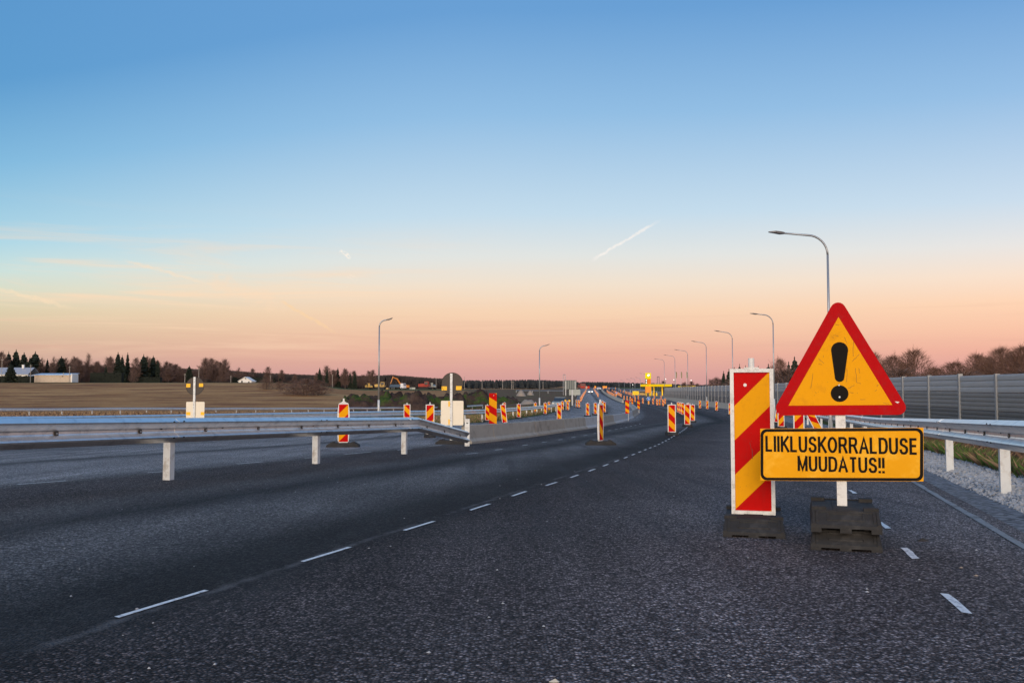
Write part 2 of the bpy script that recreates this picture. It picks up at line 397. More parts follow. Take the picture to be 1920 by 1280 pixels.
# ------------------------------------------------------------------ ground sheets
def asphalt_mat():
    m = bpy.data.materials.new('asphalt'); m.use_nodes = True
    t = m.node_tree; t.nodes.clear(); b = NB(t)
    geo = b.n('ShaderNodeNewGeometry'); P = geo.outputs['Position']
    at = b.n('ShaderNodeAttribute', attribute_name='lat'); lat = at.outputs['Fac']
    # distort the lateral coordinate a little so that lanes wander
    wv = b.noise(b.scalev(P, (.05, .05, .05)), 1.0, 3)
    wv2 = b.noise(P, 1.3, 4)
    latw = b.math('ADD', lat, b.math('ADD', b.math('MULTIPLY', b.math('SUBTRACT', wv, .5), .8), b.math('MULTIPLY', b.math('SUBTRACT', wv2, .5), .25)))
    f = b.math('DIVIDE', b.math('ADD', latw, 20.0), 40.0)
    def pos(a): return (a + 20) / 40
    tone = b.ramp(f, [(pos(-18), 1.8), (pos(-15.5), 2.6), (pos(-13.3), 3.0), (pos(-12.7), .8), (pos(-11.8), 2.6), (pos(-9.2), 2.7), (pos(-8.3), .75), (pos(-6.6), .60),
                      (pos(-6.0), .95), (pos(-5.3), .32), (pos(-4.5), 1.45), (pos(-3.8), 1.1), (pos(-3.1), .24), (pos(-2.6), .20),
                      (pos(-2.2), .55), (pos(-1.3), .75), (pos(-.2), 1.4), (pos(.7), .95), (pos(1.6), 1.75), (pos(2.6), 1.1), (pos(4.5), 1.4), (pos(9), 2.1), (pos(16), 2.4)])
    seamf = b.math('DIVIDE', b.math('ADD', b.math('ADD', lat, b.math('MULTIPLY', b.math('SUBTRACT', b.noise(P, 5, 3), .5), .12)), 20.0), 40.0)
    brown = b.ramp(seamf, [(pos(-8.6), 0.0), (pos(-8.0), .8), (pos(-6.7), .8), (pos(-6.1), 0.0), (pos(-2.52), 0.0), (pos(-2.46), 1.0), (pos(-1.2), .75), (pos(1.5), .55), (pos(6), .4), (pos(9), .0)])
    base = b.mix(brown, (.090, .085, .083), (.124, .099, .095))
    streak = b.noise(b.scalev(P, (1.2, .06, 1), (0, 0, R(15))), 2.2, 4, .6)
    big = b.noise(P, .35, 4, .6)
    k = b.math('MULTIPLY', b.math('MULTIPLY', tone, 1.35), b.math('ADD', .45, b.math('MULTIPLY', streak, .95)))
    k = b.math('MULTIPLY', k, b.math('ADD', .30, b.math('MULTIPLY', big, 1.45)))
    # stone aggregate
    vo = b.n('ShaderNodeTexVoronoi', feature='F1'); b.link(P, vo.inputs['Vector']); vo.inputs['Scale'].default_value = 82
    sepc = b.n('ShaderNodeSeparateColor'); b.link(vo.outputs['Color'], sepc.inputs[0])
    agg = b.math('POWER', sepc.outputs[0], 3.0)
    gaps = b.smooth(vo.outputs['Distance'], .35, .62)
    vo2 = b.n('ShaderNodeTexVoronoi', feature='F1'); b.link(P, vo2.inputs['Vector']); vo2.inputs['Scale'].default_value = 38
    sepc2 = b.n('ShaderNodeSeparateColor'); b.link(vo2.outputs['Color'], sepc2.inputs[0])
    bright = b.math('MULTIPLY', b.math('POWER', sepc2.outputs[1], 9.0), b.math('SUBTRACT', 1.0, b.smooth(vo2.outputs['Distance'], .2, .4)))
    k = b.math('MULTIPLY', k, b.math('ADD', b.math('SUBTRACT', .66, b.math('MULTIPLY', brown, .22)), b.math('MULTIPLY', agg, b.math('ADD', 1.6, b.math('MULTIPLY', brown, 1.1)))))
    k = b.math('MULTIPLY', k, b.math('SUBTRACT', 1.0, b.math('MULTIPLY', gaps, b.math('ADD', .45, b.math('MULTIPLY', brown, .4)))))
    k = b.math('MULTIPLY', k, b.math('ADD', b.math('ADD', .55, b.math('MULTIPLY', b.smooth(b.noise(P, 34, 3, .7), .38, .62), .9)), b.math('MULTIPLY', bright, .8)))
    hs = b.n('ShaderNodeVectorMath', operation='SCALE'); b.link(base, hs.inputs[0]); b.link(k, hs.inputs['Scale'])
    c = hs.outputs[0]
    seam = b.math('MULTIPLY', b.math('SUBTRACT', 1.0, b.smooth(b.math('ABSOLUTE', b.math('ADD', b.math('ADD', lat, 2.49), b.math('MULTIPLY', b.math('SUBTRACT', b.noise(P, 4, 4), .5), .16))), .0, .05)), b.smooth(b.noise(P, 1.6, 4, .7), .42, .62))
    c = b.mix(b.math('MULTIPLY', seam, .55), c, (.17, .165, .165))
    # swirling tyre marks left by turning vehicles
    wt = b.n('ShaderNodeTexWave', wave_type='BANDS'); b.link(b.scalev(P, (1, .12, 1), (0, 0, R(-14))), wt.inputs['Vector']); wt.inputs['Scale'].default_value = .45; wt.inputs['Distortion'].default_value = 5; wt.inputs['Detail'].default_value = 4; wt.inputs['Detail Scale'].default_value = .8
    tyre = b.math('MULTIPLY', b.smooth(wt.outputs['Fac'], .82, .99), b.smooth(b.noise(P, .12, 3), .45, .62))
    c = b.mix(b.math('MULTIPLY', tyre, .45), c, (.035, .036, .04))
    stain = b.smooth(b.noise(P, .8, 5, .65, .6), .64, .74)
    c = b.mix(b.math('MULTIPLY', stain, .40), c, (.030, .030, .034))
    # dusty patches
    dust = b.math('MULTIPLY', b.smooth(b.noise(b.scalev(P, (1, .25, 1), (0, 0, R(16))), .55, 6, .7), .56, .74), .30)
    c = b.mix(dust, c, (.115, .112, .115))
    p = b.n('ShaderNodeBsdfPrincipled'); b.link(c, p.inputs['Base Color'])
    b.link(b.math('ADD', .66, b.math('MULTIPLY', b.noise(P, .9, 3), .22)), p.inputs['Roughness'])
    p.inputs['Specular IOR Level'].default_value = .16
    bn = b.n('ShaderNodeBump'); bn.inputs['Distance'].default_value = .009; bn.inputs['Strength'].default_value = 1.0
    hgt = b.math('SUBTRACT', b.math('MULTIPLY', sepc.outputs[1], .8), b.math('MULTIPLY', vo.outputs['Distance'], 1.4))
    hgt = b.math('ADD', hgt, b.math('MULTIPLY', b.noise(P, 18, 3), .6))
    b.link(hgt, bn.inputs['Height']); b.link(bn.outputs[0], p.inputs['Normal'])
    o = b.n('ShaderNodeOutputMaterial'); b.link(p.outputs[0], o.inputs[0])
    return m
M['asphalt'] = asphalt_mat()

def ground_mat():
    m = bpy.data.materials.new('field_and_verge'); m.use_nodes = True
    t = m.node_tree; t.nodes.clear(); b = NB(t)
    geo = b.n('ShaderNodeNewGeometry'); P = geo.outputs['Position']
    gr = b.n('ShaderNodeAttribute', attribute_name='green').outputs['Fac']
    gv = b.n('ShaderNodeAttribute', attribute_name='gravel').outputs['Fac']
    dt = b.n('ShaderNodeAttribute', attribute_name='dirt').outputs['Fac']
    n1 = b.noise(P, .022, 8, .68, .8); n2 = b.noise(P, 1.1, 6, .7); n3 = b.noise(b.scalev(P, (.5, 1.6, 1)), .07, 5, .7)
    field = b.ramp(n1, [(.30, (.24, .112, .045)), (.45, (.40, .205, .080)), (.58, (.50, .275, .110)), (.72, (.31, .155, .062))])
    field = b.mix(b.math('MULTIPLY', b.smooth(n3, .47, .62), .75), field, (.21, .085, .040))
    field = b.mix(b.math('MULTIPLY', b.smooth(n2, .3, .8), .55), field, b.mix(1.0, field, (.55, .5, .45), 'MULTIPLY'))
    green = b.ramp(b.noise(P, .9, 6, .7), [(.3, (.040, .052, .018)), (.55, (.075, .095, .03)), (.75, (.16, .12, .06))])
    dirt = b.ramp(b.noise(P, .35, 7, .7), [(.3, (.085, .045, .028)), (.5, (.15, .085, .055)), (.60, (.10, .11, .035)), (.75, (.26, .165, .11))])
    vo = b.n('ShaderNodeTexVoronoi'); b.link(P, vo.inputs['Vector']); vo.inputs['Scale'].default_value = 24
    sc = b.n('ShaderNodeSeparateColor'); b.link(vo.outputs['Color'], sc.inputs[0])
    grav = b.ramp(sc.outputs[0], [(.0, (.13, .13, .135)), (.6, (.27, .27, .28)), (1.0, (.40, .40, .41))])
    c = b.mix(b.math('MULTIPLY', b.smooth(b.math('ADD', gr, b.math('MULTIPLY', b.math('SUBTRACT', n2, .5), .7)), .38, .75), 1.0), field, green)
    c = b.mix(b.smooth(b.math('ADD', dt, b.math('MULTIPLY', b.math('SUBTRACT', n2, .5), .6)), .38, .75), c, dirt)
    c = b.mix(b.smooth(b.math('ADD', gv, b.math('MULTIPLY', b.math('SUBTRACT', n2, .5), .5)), .4, .6), c, grav)
    p = b.n('ShaderNodeBsdfPrincipled'); b.link(c, p.inputs['Base Color']); p.inputs['Roughness'].default_value = .95
    p.inputs['Specular IOR Level'].default_value = .1
    bn = b.n('ShaderNodeBump'); bn.inputs['Distance'].default_value = .08
    b.link(b.noise(P, 7, 8, .75), bn.inputs['Height']); b.link(bn.outputs[0], p.inputs['Normal'])
    o = b.n('ShaderNodeOutputMaterial'); b.link(p.outputs[0], o.inputs[0]); return m
M['ground'] = ground_mat()

def rowsY(y0, y1):
    ys = []; y = y0
    while y < y1:
        ys.append(y); y += max(.9, abs(y) * .022)
    ys.append(y1); return ys
ys_road = rowsY(-50, 1100)
NC = 56
vs = []; fs = []; lat = []
for Y in ys_road:
    a, c_ = xl(Y), xr(Y)
    for i in range(NC + 1):
        X = a + (c_ - a) * i / NC
        vs.append((X, Y, hr(Y) - TILT * Y)); lat.append(X - a - 18)
for j in range(len(ys_road) - 1):
    for i in range(NC):
        k = j * (NC + 1) + i; fs.append((k, k + 1, k + NC + 2, k + NC + 1))
me = bpy.data.meshes.new('road'); me.from_pydata(vs, [], fs); me.materials.append(M['asphalt'])
at = me.attributes.new('lat', 'FLOAT', 'POINT'); at.data.foreach_set('value', lat)
me.polygons.foreach_set('use_smooth', [True] * len(me.polygons)); me.update()
road = tag(put('road', me), 'wide dark asphalt carriageways', kind='structure')

def side_sheet(side, name):
    ys = rowsY(-60, 4200); NS = 60; vs = []; fs = []; gr = []; gv = []; dt = []
    for Y in ys:
        e = xl(Y) if side < 0 else xr(Y); Wd = 160 + 1.0 * max(0, Y)
        for i in range(NS + 1):
            s = i / NS; d = (s * 10 if s < .35 else 3.5 + ((s - .35) / .65) ** 2.4 * (Wd - 3.5)) if True else 0
            X = e + side * d
            z = g(X, Y) - (.03 if i == 0 else 0)
            vs.append((X, Y, z))
            if side < 0:
                gr.append(max((1 - sm((d - 6) / 7)) * (1.0 if Y > 45 else .7) if Y < 140 else .3 * (1 - sm((d - 8) / 10)), 0 if Y < 300 else .75 * sm((Y - 338) / 8) * (1 - sm((Y - 400) / 40))))
                gv.append(1 - sm((d - .5) / .8) if Y < 48 else .2 * (1 - sm(d / .5)))
                px = 960 + X / max(Y, 1) * F
                dt.append((.9 * sm((px - 800) / 120) * sm((Y - 110) / 30) * (1 - sm((Y - 420) / 60))) if Y > 60 else 0)
            else:
                gr.append(1.0 if d > 2 else .3); gv.append(1 - sm((d - 1.9) / .8)); dt.append(.35)
    for j in range(len(ys) - 1):
        for i in range(NS):
            k = j * (NS + 1) + i
            fs.append((k, k + NS + 1, k + NS + 2, k + 1) if side < 0 else (k, k + 1, k + NS + 2, k + NS + 1))
    if side < 0: fs = [tuple(reversed(f)) for f in fs]
    if side < 0: fs = [tuple(reversed(f)) for f in fs]
    me = bpy.data.meshes.new(name); me.from_pydata(vs, [], fs); me.materials.append(M['ground'])
    for nm, dat in (('green', gr), ('gravel', gv), ('dirt', dt)):
        a = me.attributes.new(nm, 'FLOAT', 'POINT'); a.data.foreach_set('value', dat)
    me.polygons.foreach_set('use_smooth', [True] * len(me.polygons)); me.update()
    return tag(put(name, me), kind='structure')
side_sheet(-1, 'field'); side_sheet(1, 'roadside_ground')

# ------------------------------------------------------------------ road markings (parts of the road)
def strip(p, q, wd, name='lane_dash', lift=.004, mat='paint', jag=.12):
    p = Vector(p); q = Vector(q); t = (q - p).normalized(); n = Vector((-t.y, t.x, 0)) * wd / 2
    k = max(2, int((q - p).length / .12)); k = min(k, 14)
    b = MB(); vs = []; fs = []
    for i in range(k + 1):
        c = p + (q - p) * (i / k)
        for s_ in (-1, 1):
            v = c + n * (s_ * (1 + random.uniform(-jag, jag))) + t * random.uniform(-.02, .02)
            vs.append((v.x, v.y, hr(v.y) - TILT * v.y + lift))
    for i in range(k): fs.append((2 * i, 2 * i + 2, 2 * i + 3, 2 * i + 1))
    b.mesh(vs, fs, M[mat]); return b.build(name, road)
# spray-painted guide dashes of the shifted lane
dl = interp([(0, -2.65), (3.88, -1.49), (5.21, -1.08), (6.57, -.68), (7.94, -.276), (9.49, .13), (10.8, .52), (23.4, 3.68), (43, 8.4), (50, 9.9)])
Y = 3.88 - 1.35
while Y < 46:
    L = .27
    strip((dl(Y - L), Y - L, 0), (dl(Y + L), Y + L, 0), .026 + .0008 * Y)
    Y += 1.35
for a, c_ in (((1771, 1113), (1813, 1151)), ((1695, 1028), (1719, 1048)), ((1649, 979), (1666, 991)), ((1618, 945), (1628, 952)), ((1594, 919), (1603, 925)), ((1577, 902), (1583, 906)), ((1562, 888), (1567, 891))):
    strip(gh(*a), gh(*c_), .040, jag=.3)
for a, c_ in (((33, 908), (127, 901)), ((276, 886), (318, 883)), ((445, 869.5), (492, 865.5)), ((572, 858.5), (596, 857)), ((646, 851.5), (696, 847)),
              ((745, 843.5), (772, 841)), ((805, 836), (828, 834)), ((874, 851), (896, 849)), ((928, 843.5), (942, 841.8)), ((979, 835), (990, 833.5)),
              ((1016, 829), (1025, 828)), ((1046, 824.5), (1055, 823.5)), ((1071, 820), (1079, 819)), ((1094, 816.3), (1101, 815.5)), ((1112, 812.8), (1118, 812)),
              ((1127, 810), (1132, 809.3)), ((1140, 807.4), (1145, 806.6)), ((1153, 805), (1158, 804.3)), ((1163, 803), (1167, 802.4)), ((1172, 801.3), (1176, 800.6)),
              ((1181, 799.3), (1185, 798.5)), ((1190, 797.4), (1193, 796.8)), ((1198, 794.8), (1202, 794))):
    strip(gh(*a), gh(*c_), .045)
# dusty edge line on the right
b = MB(); vs = []; fs = []; yy = [-4 + i * .35 for i in range(150)]
for Y in yy:
    for s_ in (0, 1):
        X = xr(Y) - .2 + s_ * (.06 + .03 * noise.noise(Vector((Y * 2, 3, s_))))
        vs.append((X, Y, hr(Y) - TILT * Y + .005))
for i in range(len(yy) - 1): fs.append((2 * i, 2 * i + 1, 2 * i + 3, 2 * i + 2))
M['edgeline'] = pm('dusty_edge_line_paint', (.25, .25, .245), .85, 0, .3, 20, .001, 100, dirt=(.10, .10, .10), dirtamt=.95, dscale=6, coord='Object')
b.mesh(vs, fs, M['edgeline']); b.build('edge_line', road)

# ------------------------------------------------------------------ guard rails
def resample(path, step):
    out = [path[0]]; acc = 0
    for p, q in zip(path, path[1:]):
        d = (q - p).length; t = 0
        while acc + (d - t) >= step:
            t += step - acc; acc = 0; out.append(p + (q - p) * (t / d))
        acc += d - t
    return out
WPROF = [(.000, .310), (.010, .306), (.064, .272), (.080, .260), (.076, .244), (.014, .182), (.008, .168), (.008, .142), (.014, .130), (.066, .088), (.081, .072), (.074, .054), (.014, .006), (.000, .000)]
post_b = MB()
post_b.box((0, -.048, -.4), (.092, .006, 1.6), M['galvpost']); post_b.box((-.043, 0, -.4), (.006, .09, 1.6), M['galvpost']); post_b.box((.043, -.0, -.4), (.006, .09, 1.6), M['galvpost'])
post_b.box((-.033, .048, -.4), (.022, .006, 1.6), M['galvpost']); post_b.box((.033, .048, -.4), (.022, .006, 1.6), M['galvpost'])
POST = post_b.data('post')
bolt_b = MB(); bolt_b.box((0, 0, 0), (.055, .012, .05), M['signback']); bolt_b.box((0, -.008, 0), (.018, .012, .018), M['polesteel']); BOLT = bolt_b.data('reflector')
slot_b = MB(); slot_b.box((0, 0, 0), (.035, .006, .012), M['black']); SLOT = slot_b.data('bolt_slot')
def guardrail(label, fx, y0, y1, face, top=.78, group=None, details=False, drop=None, posts=True, step=4.0, skip_first_post=False, base=None, ends=None):
    path = []; Y = y0
    while Y <= y1: path.append(Vector((fx(Y), Y, 0))); Y += .5
    nodes = resample(path, step)
    rt = root('guardrail', (nodes[0].x, nodes[0].y, g(nodes[0].x, nodes[0].y)), label, 'guardrail', group)
    o0 = rt.location.copy()
    def zt(p): return (base(p) if base else g(p.x, p.y)) + top
    if drop: nodes += drop
    for i in range(len(nodes) - 1):
        p, q = nodes[i].copy(), nodes[i + 1].copy()
        za = zt(p) if p.z == 0 else p.z; zb = zt(q) if q.z == 0 else q.z
        sub = 4 if step > 3 and p.y > 1e9 else 1
        t = (q - p); t.z = 0; ln = t.length; t.normalize()
        nrm_ = Vector((t.y, -t.x, 0)) * face       # side the corrugation bulges to
        b = MB(); vs = []; fs = []; n = len(WPROF)
        pos = [(p, za, -.12), (q, zb, .12)]
        for k, (c, z, ex) in enumerate(pos):
            for (o_, h) in WPROF:
                v = c + t * ex * .0 + nrm_ * (o_ + (.003 if (i % 2 and details) else 0)) ; vs.append((v.x - o0.x, v.y - o0.y, z - .31 + h - o0.z))
        for k in range(n - 1): fs.append((k, k + 1, n + k + 1, n + k))
        # back sheet 3 mm behind so the beam has thickness
        m_ = len(vs)
        for (c, z, ex) in pos:
            for (o_, h) in WPROF:
                v = c + nrm_ * (o_ - .004); vs.append((v.x - o0.x, v.y - o0.y, z - .31 + h * 1.0 - o0.z))
        for k in range(n - 1): fs.append((m_ + k, m_ + n + k, m_ + n + k + 1, m_ + k + 1))
        fs.append((0, m_, m_ + n, n)); fs.append((n - 1, 2 * n - 1, m_ + 2 * n - 1, m_ + n - 1))
        fs.append(tuple(list(range(n)) + [m_ + k for k in reversed(range(n))]))
        fs.append(tuple([n + k for k in reversed(range(n))] + [m_ + n + k for k in range(n)]))
        b.mesh(vs, fs, M['galv']); b.build('rail_beam', rt)
        if details:
            k = 0; rz = math.atan2(t.y, t.x)
            nn = int(ln)
            for k in range(nn):
                s = (k + .5) / nn if not (nn == 0) else .5
                c = p + (q - p) * s; z = za + (zb - za) * s
                cc = Vector((c.x, c.y, z - .161)) + nrm_ * .014
                put('reflector', BOLT, rt, cc - o0, (0, 0, rz + (0 if face > 0 else math.pi)))
                if k % 2 == 0:
                    cc = Vector((c.x, c.y, z - .15)) + nrm_ * .012 + t * .4
                    put('bolt_slot', SLOT, rt, cc - o0, (0, 0, rz))
            for dx_ in (-.11, .09):
                for hz in (.045, .245):
                    cc = Vector((p.x, p.y, za - hz)) + nrm_ * (.084) + t * dx_
                    put('bolt_slot', SLOT, rt, cc - o0 + Vector((0, 0, 0)), (R(20), 0, rz), (.8, 1.2, 1.1))
    if posts:
        for i, p in enumerate(nodes):
            if drop and i >= len(nodes) - 2: continue
            if skip_first_post and i == 0: continue
            q = nodes[min(i + 1, len(nodes) - 1)]; pp = nodes[max(i - 1, 0)]; t = (q - pp); t.z = 0; t.normalize()
            nrm_ = Vector((t.y, -t.x, 0)) * face
            z = zt(p) if p.z == 0 else p.z
            cc = Vector((p.x, p.y, z - .10 - .4)) - nrm_ * .065
            put('post', POST, rt, Vector((cc.x, cc.y, z - .09 - .40)) - o0, (0, 0, math.atan2(t.y, t.x) + (0 if face > 0 else math.pi)))
    return rt
# near left rail, anchored so that posts fall at the photo's posts
Yp = [11.3, 15.15, 19.05]
fx1 = interp([(-12, -7.29 - 3.19), (0, -7.29), (11.3, -4.28), (15.15, -3.27), (19.05, -2.23), (24, -.93)])
st = 4.0 / math.sqrt(1 + .266 ** 2)
endA = atY(886, 804, 22.6); endA.z = .46 - TILT * 22.6 * 1.0
guardrail('near galvanised guardrail whose end bends down beside the concrete barrier', fx1, 11.3 - 5 * st, 19.05 + st * .3, 1, .78, details=True,
          drop=[Vector((fx1(19.6), 19.6, g(0, 19.6) + .78)), Vector((fx1(23.1), 23.1, .42 + g(0, 23.1)))])
# lone post at the buried end of that rail
b = MB(); b.box((0, 0, .36), (.13, .11, .74), M['galvpost']); b.box((0, -.003, .62), (.05, .118, .02), M['black'])
p = gh(876, 836); b.build('rail_end_post', None, p); tag(bpy.data.objects['rail_end_post'], 'short pale steel post standing behind the lowered guardrail end', 'post')
fx2 = interp([(10, -20), (25, -14.4), (48, -6.0), (60, -2.2), (75, .5), (93, 3.2), (110, 6.0), (128, 7.6)])
guardrail('second guardrail along the grass edge of the far carriageway', fx2, 12, 124, 1, .83)
fx3 = interp([(80, -57.7), (148, -27.1), (165, -18.5), (180, -8), (195, 0)])
guardrail('thin far guardrail across the brown field in front of the dirt mounds', fx3, 80, 186, 1, .80)
def gr_r(Y): return xr(Y) + .62
guardrail('galvanised guardrail along the gravel shoulder on the right', gr_r, 2.2, 56, -1, .80, details=True)
fx5 = interp([(330, -40), (340, 2), (346, 22)])
fx5b = interp([(300, -6), (352, 22)])
# distant rail near the sand heaps
pa, pb = gh(968, 736), gh(1056, 736); pb.y = pa.y + 12; pb.x = XatY(1056, pb.y)
def fx6(Y): return pa.x + (pb.x - pa.x) * (Y - 0) / (pb.x - pa.x)
rt6 = root('guardrail', pa, 'distant pale guardrail behind the sand heaps', 'guardrail')
b = MB(); n6 = 18
for i in range(n6):
    q0 = pa + (pb - pa) * (i / n6); q1 = pa + (pb - pa) * ((i + 1) / n6); q0.z = pa.z + .8 + (pb.z - pa.z) * i / n6; q1.z = pa.z + .8 + (pb.z - pa.z) * (i + 1) / n6; q0 -= pa; q1 -= pa
    b = MB(); b.tube([q0, q1], .08, 6, M['galv']); b.build('rail_beam', rt6)
    if i % 6 == 0: b = MB(); b.box((q0.x, q0.y + .1, q0.z - .5), (.10, .1, 1.1), M['galvpost']); b.build('post', rt6)

# ------------------------------------------------------------------ noise barrier on the right
def panel_mesh(mat, n=4, L=3.86, H=.80):
    b = MB(); vs = []; fs = []; k = 0
    prof = []
    for i in range(n):
        z0 = i * H / n; h = H / n
        prof += [(0.008, z0 + .005), (-.018, z0 + .10 * h), (-.022, z0 + .50 * h), (-.016, z0 + .80 * h), (.008, z0 + .90 * h)]
    prof.append((0.008, H - .006))
    for x in (-L / 2, L / 2):
        for (o_, z) in prof: vs.append((x, o_ - .04, z))
        for (o_, z) in prof: vs.append((x, .05, z))
    m = len(prof)
    for i in range(m - 1):
        fs.append((i, 2 * m + i, 2 * m + i + 1, i + 1)); fs.append((m + i, m + i + 1, 3 * m + i + 1, 3 * m + i))
    fs.append((m - 1, 3 * m - 1, 4 * m - 1, 2 * m - 1)); fs.append((0, m, 3 * m, 2 * m))
    b.mesh(vs, fs, mat); return b.data('wall_panel')
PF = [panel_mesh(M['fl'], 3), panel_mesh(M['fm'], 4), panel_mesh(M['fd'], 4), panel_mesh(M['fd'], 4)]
b = MB(); b.box((0, -.03, 0), (.15, .2, 1), M['wallpost']); FPOST = b.data('wall_post')
b = MB(); b.box((0, 0, .5), (3.9, .22, 1), M['foot']); FFOOT = b.data('wall_foot')
nb = root('noise_barrier', (fenceX(28), 28, g(fenceX(28), 28)), 'long grey ribbed noise wall with a lighter top row behind the right guardrail', 'noise barrier')
o0 = nb.location.copy()
Y = 38.6 - 4 * 3.98; rz = math.atan2(1, .1)
TOPZ = 1.50
i = 0
while Y < 240:
    Ym = Y + 1.99; X0 = fenceX(Y); Xm = fenceX(Ym)
    step_up = .0
    if 38.6 + 3.9 < Ym + .1 and Ym < 60: step_up = .07
    rows = 4 if Ym < 74 else 3
    gz = g(Xm, Ym)
    top = TOPZ + step_up
    for r_ in range(rows):
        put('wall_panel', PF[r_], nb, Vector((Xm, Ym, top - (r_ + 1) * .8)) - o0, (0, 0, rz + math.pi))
    hb = top - rows * .8 - (gz - .2)
    if hb > .02: put('wall_foot', FFOOT, nb, Vector((Xm, Ym, gz - .2)) - o0, (0, 0, rz), (1, 1, hb))
    hp = top + .03 - (g(X0, Y) - .2)
    put('wall_post', FPOST, nb, Vector((X0, Y, g(X0, Y) - .2 + hp / 2)) - o0 + Vector((-.05, 0, 0)), (0, 0, rz), (1, 1, hp))
    Y += 3.98

# ------------------------------------------------------------------ concrete barriers
def jersey(pts_px, label, h=.55, wb=.46, wt=.16, mats=('concrete', 'concrete2'), group=None):
    P3 = [gh(*p) for p in pts_px]
    rt = root('concrete_barrier', P3[0], label, 'concrete barrier', group)
    for i in range(len(P3) - 1):
        p, q = P3[i], P3[i + 1]
        t = (q - p); t.z = 0; L = t.length; t.normalize(); n = Vector((-t.y, t.x, 0))
        p = p + t * .025; q = q - t * .025
        b = MB(); vs = []; fs = []
        prof = [(0, .0), (0, .075), (.10, .16), ((wb - wt) / 2, h - .02), ((wb - wt) / 2 + .02, h), ((wb + wt) / 2 - .02, h), ((wb + wt) / 2, h - .02), (wb - .10, .16), (wb, .075), (wb, 0)]
        for c in (p, q):
            zz_ = hr(c.y) - TILT * c.y - .01
            for o_, z in prof:
                v = c + n * o_; vs.append((v.x - P3[0].x, v.y - P3[0].y, zz_ + z * random.uniform(.995, 1.005) - P3[0].z))
        m = len(prof)
        for k in range(m): fs.append((k, m + k, m + (k + 1) % m, (k + 1) % m))
        fs.append(tuple(range(m))); fs.append(tuple(m + k for k in reversed(range(m))))
        b.mesh(vs, fs, M[('concrete', 'concrete', 'concrete3', 'concrete', 'concrete2', 'concrete3', 'concrete2', 'concrete2', 'concrete3')[i % 9] if mats[0] == 'concrete' else mats[0]]); b.build('barrier_section', rt)
    return rt
jersey([(884, 832), (932, 827), (1010, 817.5), (1063, 809.5), (1103, 804), (1134, 799), (1155, 794.5), (1175, 789.5), (1189, 783), (1199, 775)],
       'low grey concrete barrier curving from the lowered guardrail end to the middle of the road')
jersey([(1199, 773.2), (1193, 768), (1187, 762.5), (1182, 758.5)], 'short pale concrete barrier running back from the tip of the curved one', mats=('concrete2', 'concrete2'))
jersey([(1127.3, 731), (1128.5, 733.5), (1131, 736), (1134.5, 739), (1139, 742), (1145, 745.5), (1152, 749), (1159, 752), (1166, 754.8)], 'long pale concrete barrier climbing towards the hill crest beside the striped boards', mats=('foot', 'foot'), h=.75)
# chalk-like scuffs on the first section
# ------------------------------------------------------------------ rubber foot and delineator boards
def foot_mesh(n=1):
    b = MB(); Rb = M['rubber']
    for k in range(n):
        z = k * .112
        # long axis along y; feet leave dark slots at the front lip
        for (x0, x1) in ((-.2, -.140), (-.035, .030), (.140, .2)):
            b.box(((x0 + x1) / 2, 0, z + .014), (x1 - x0, .84, .028), Rb)
        prof = [(-.42, .026), (-.415, .046), (-.31, .112), (.31, .112), (.415, .046), (.42, .026)]
        xs = [(-.2, 1), (.2, -1)]
        vs = []; m = len(prof)
        for x, sg in xs:
            for (y, zz_) in prof:
                ins = .012 if zz_ > .09 else 0
                vs.append((x + sg * ins, y, z + zz_))
        fs = [tuple(reversed(range(m))), tuple(m + j for j in range(m))]
        for j in range(m): fs.append((j, (j + 1) % m, m + (j + 1) % m, m + j))
        b.mesh(vs, [tuple(reversed(f)) for f in fs], Rb)
        # rims on both sloping ends
        for sgn in (-1, 1):
            def sl(u, v, lift):      # u across, v up the slope 0..1
                y = sgn * (.415 - .105 * v); zz_ = .046 + .066 * v + lift
                return (u, y, z + zz_)
            for (u0, u1, v0, v1) in ((-.19, -.175, .0, 1.0), (.175, .19, .0, 1.0), (-.17, .17, .92, 1.0), (-.17, -.155, .2, .92), (.155, .17, .2, .92), (-.10, .10, .78, .84), (-.10, .10, .30, .36), (-.105, -.095, .3, .84), (.095, .105, .3, .84)):
                q = [sl(u0, v0, .008), sl(u1, v0, .008), sl(u1, v1, .008), sl(u0, v1, .008)]
                q0 = [sl(u0, v0, -.002), sl(u1, v0, -.002), sl(u1, v1, -.002), sl(u0, v1, -.002)]
                if sgn > 0: q.reverse(); q0.reverse()
                b.poly(q, Rb)
                for j in range(4): b.poly([q0[j], q0[(j + 1) % 4], q[(j + 1) % 4], q[j]], Rb)
        # lugs at the top corners and the socket
        for sx in (-1, 1):
            for sy in (-1, 1):
                b.box((sx * .150, sy * .26, z + .123), (.085, .07, .024), Rb)
        b.box((0, 0, z + .106), (.13, .5, .018), Rb)
    return b
FOOT1 = foot_mesh(1).data('rubber_foot')
BW, BH = .247, .975
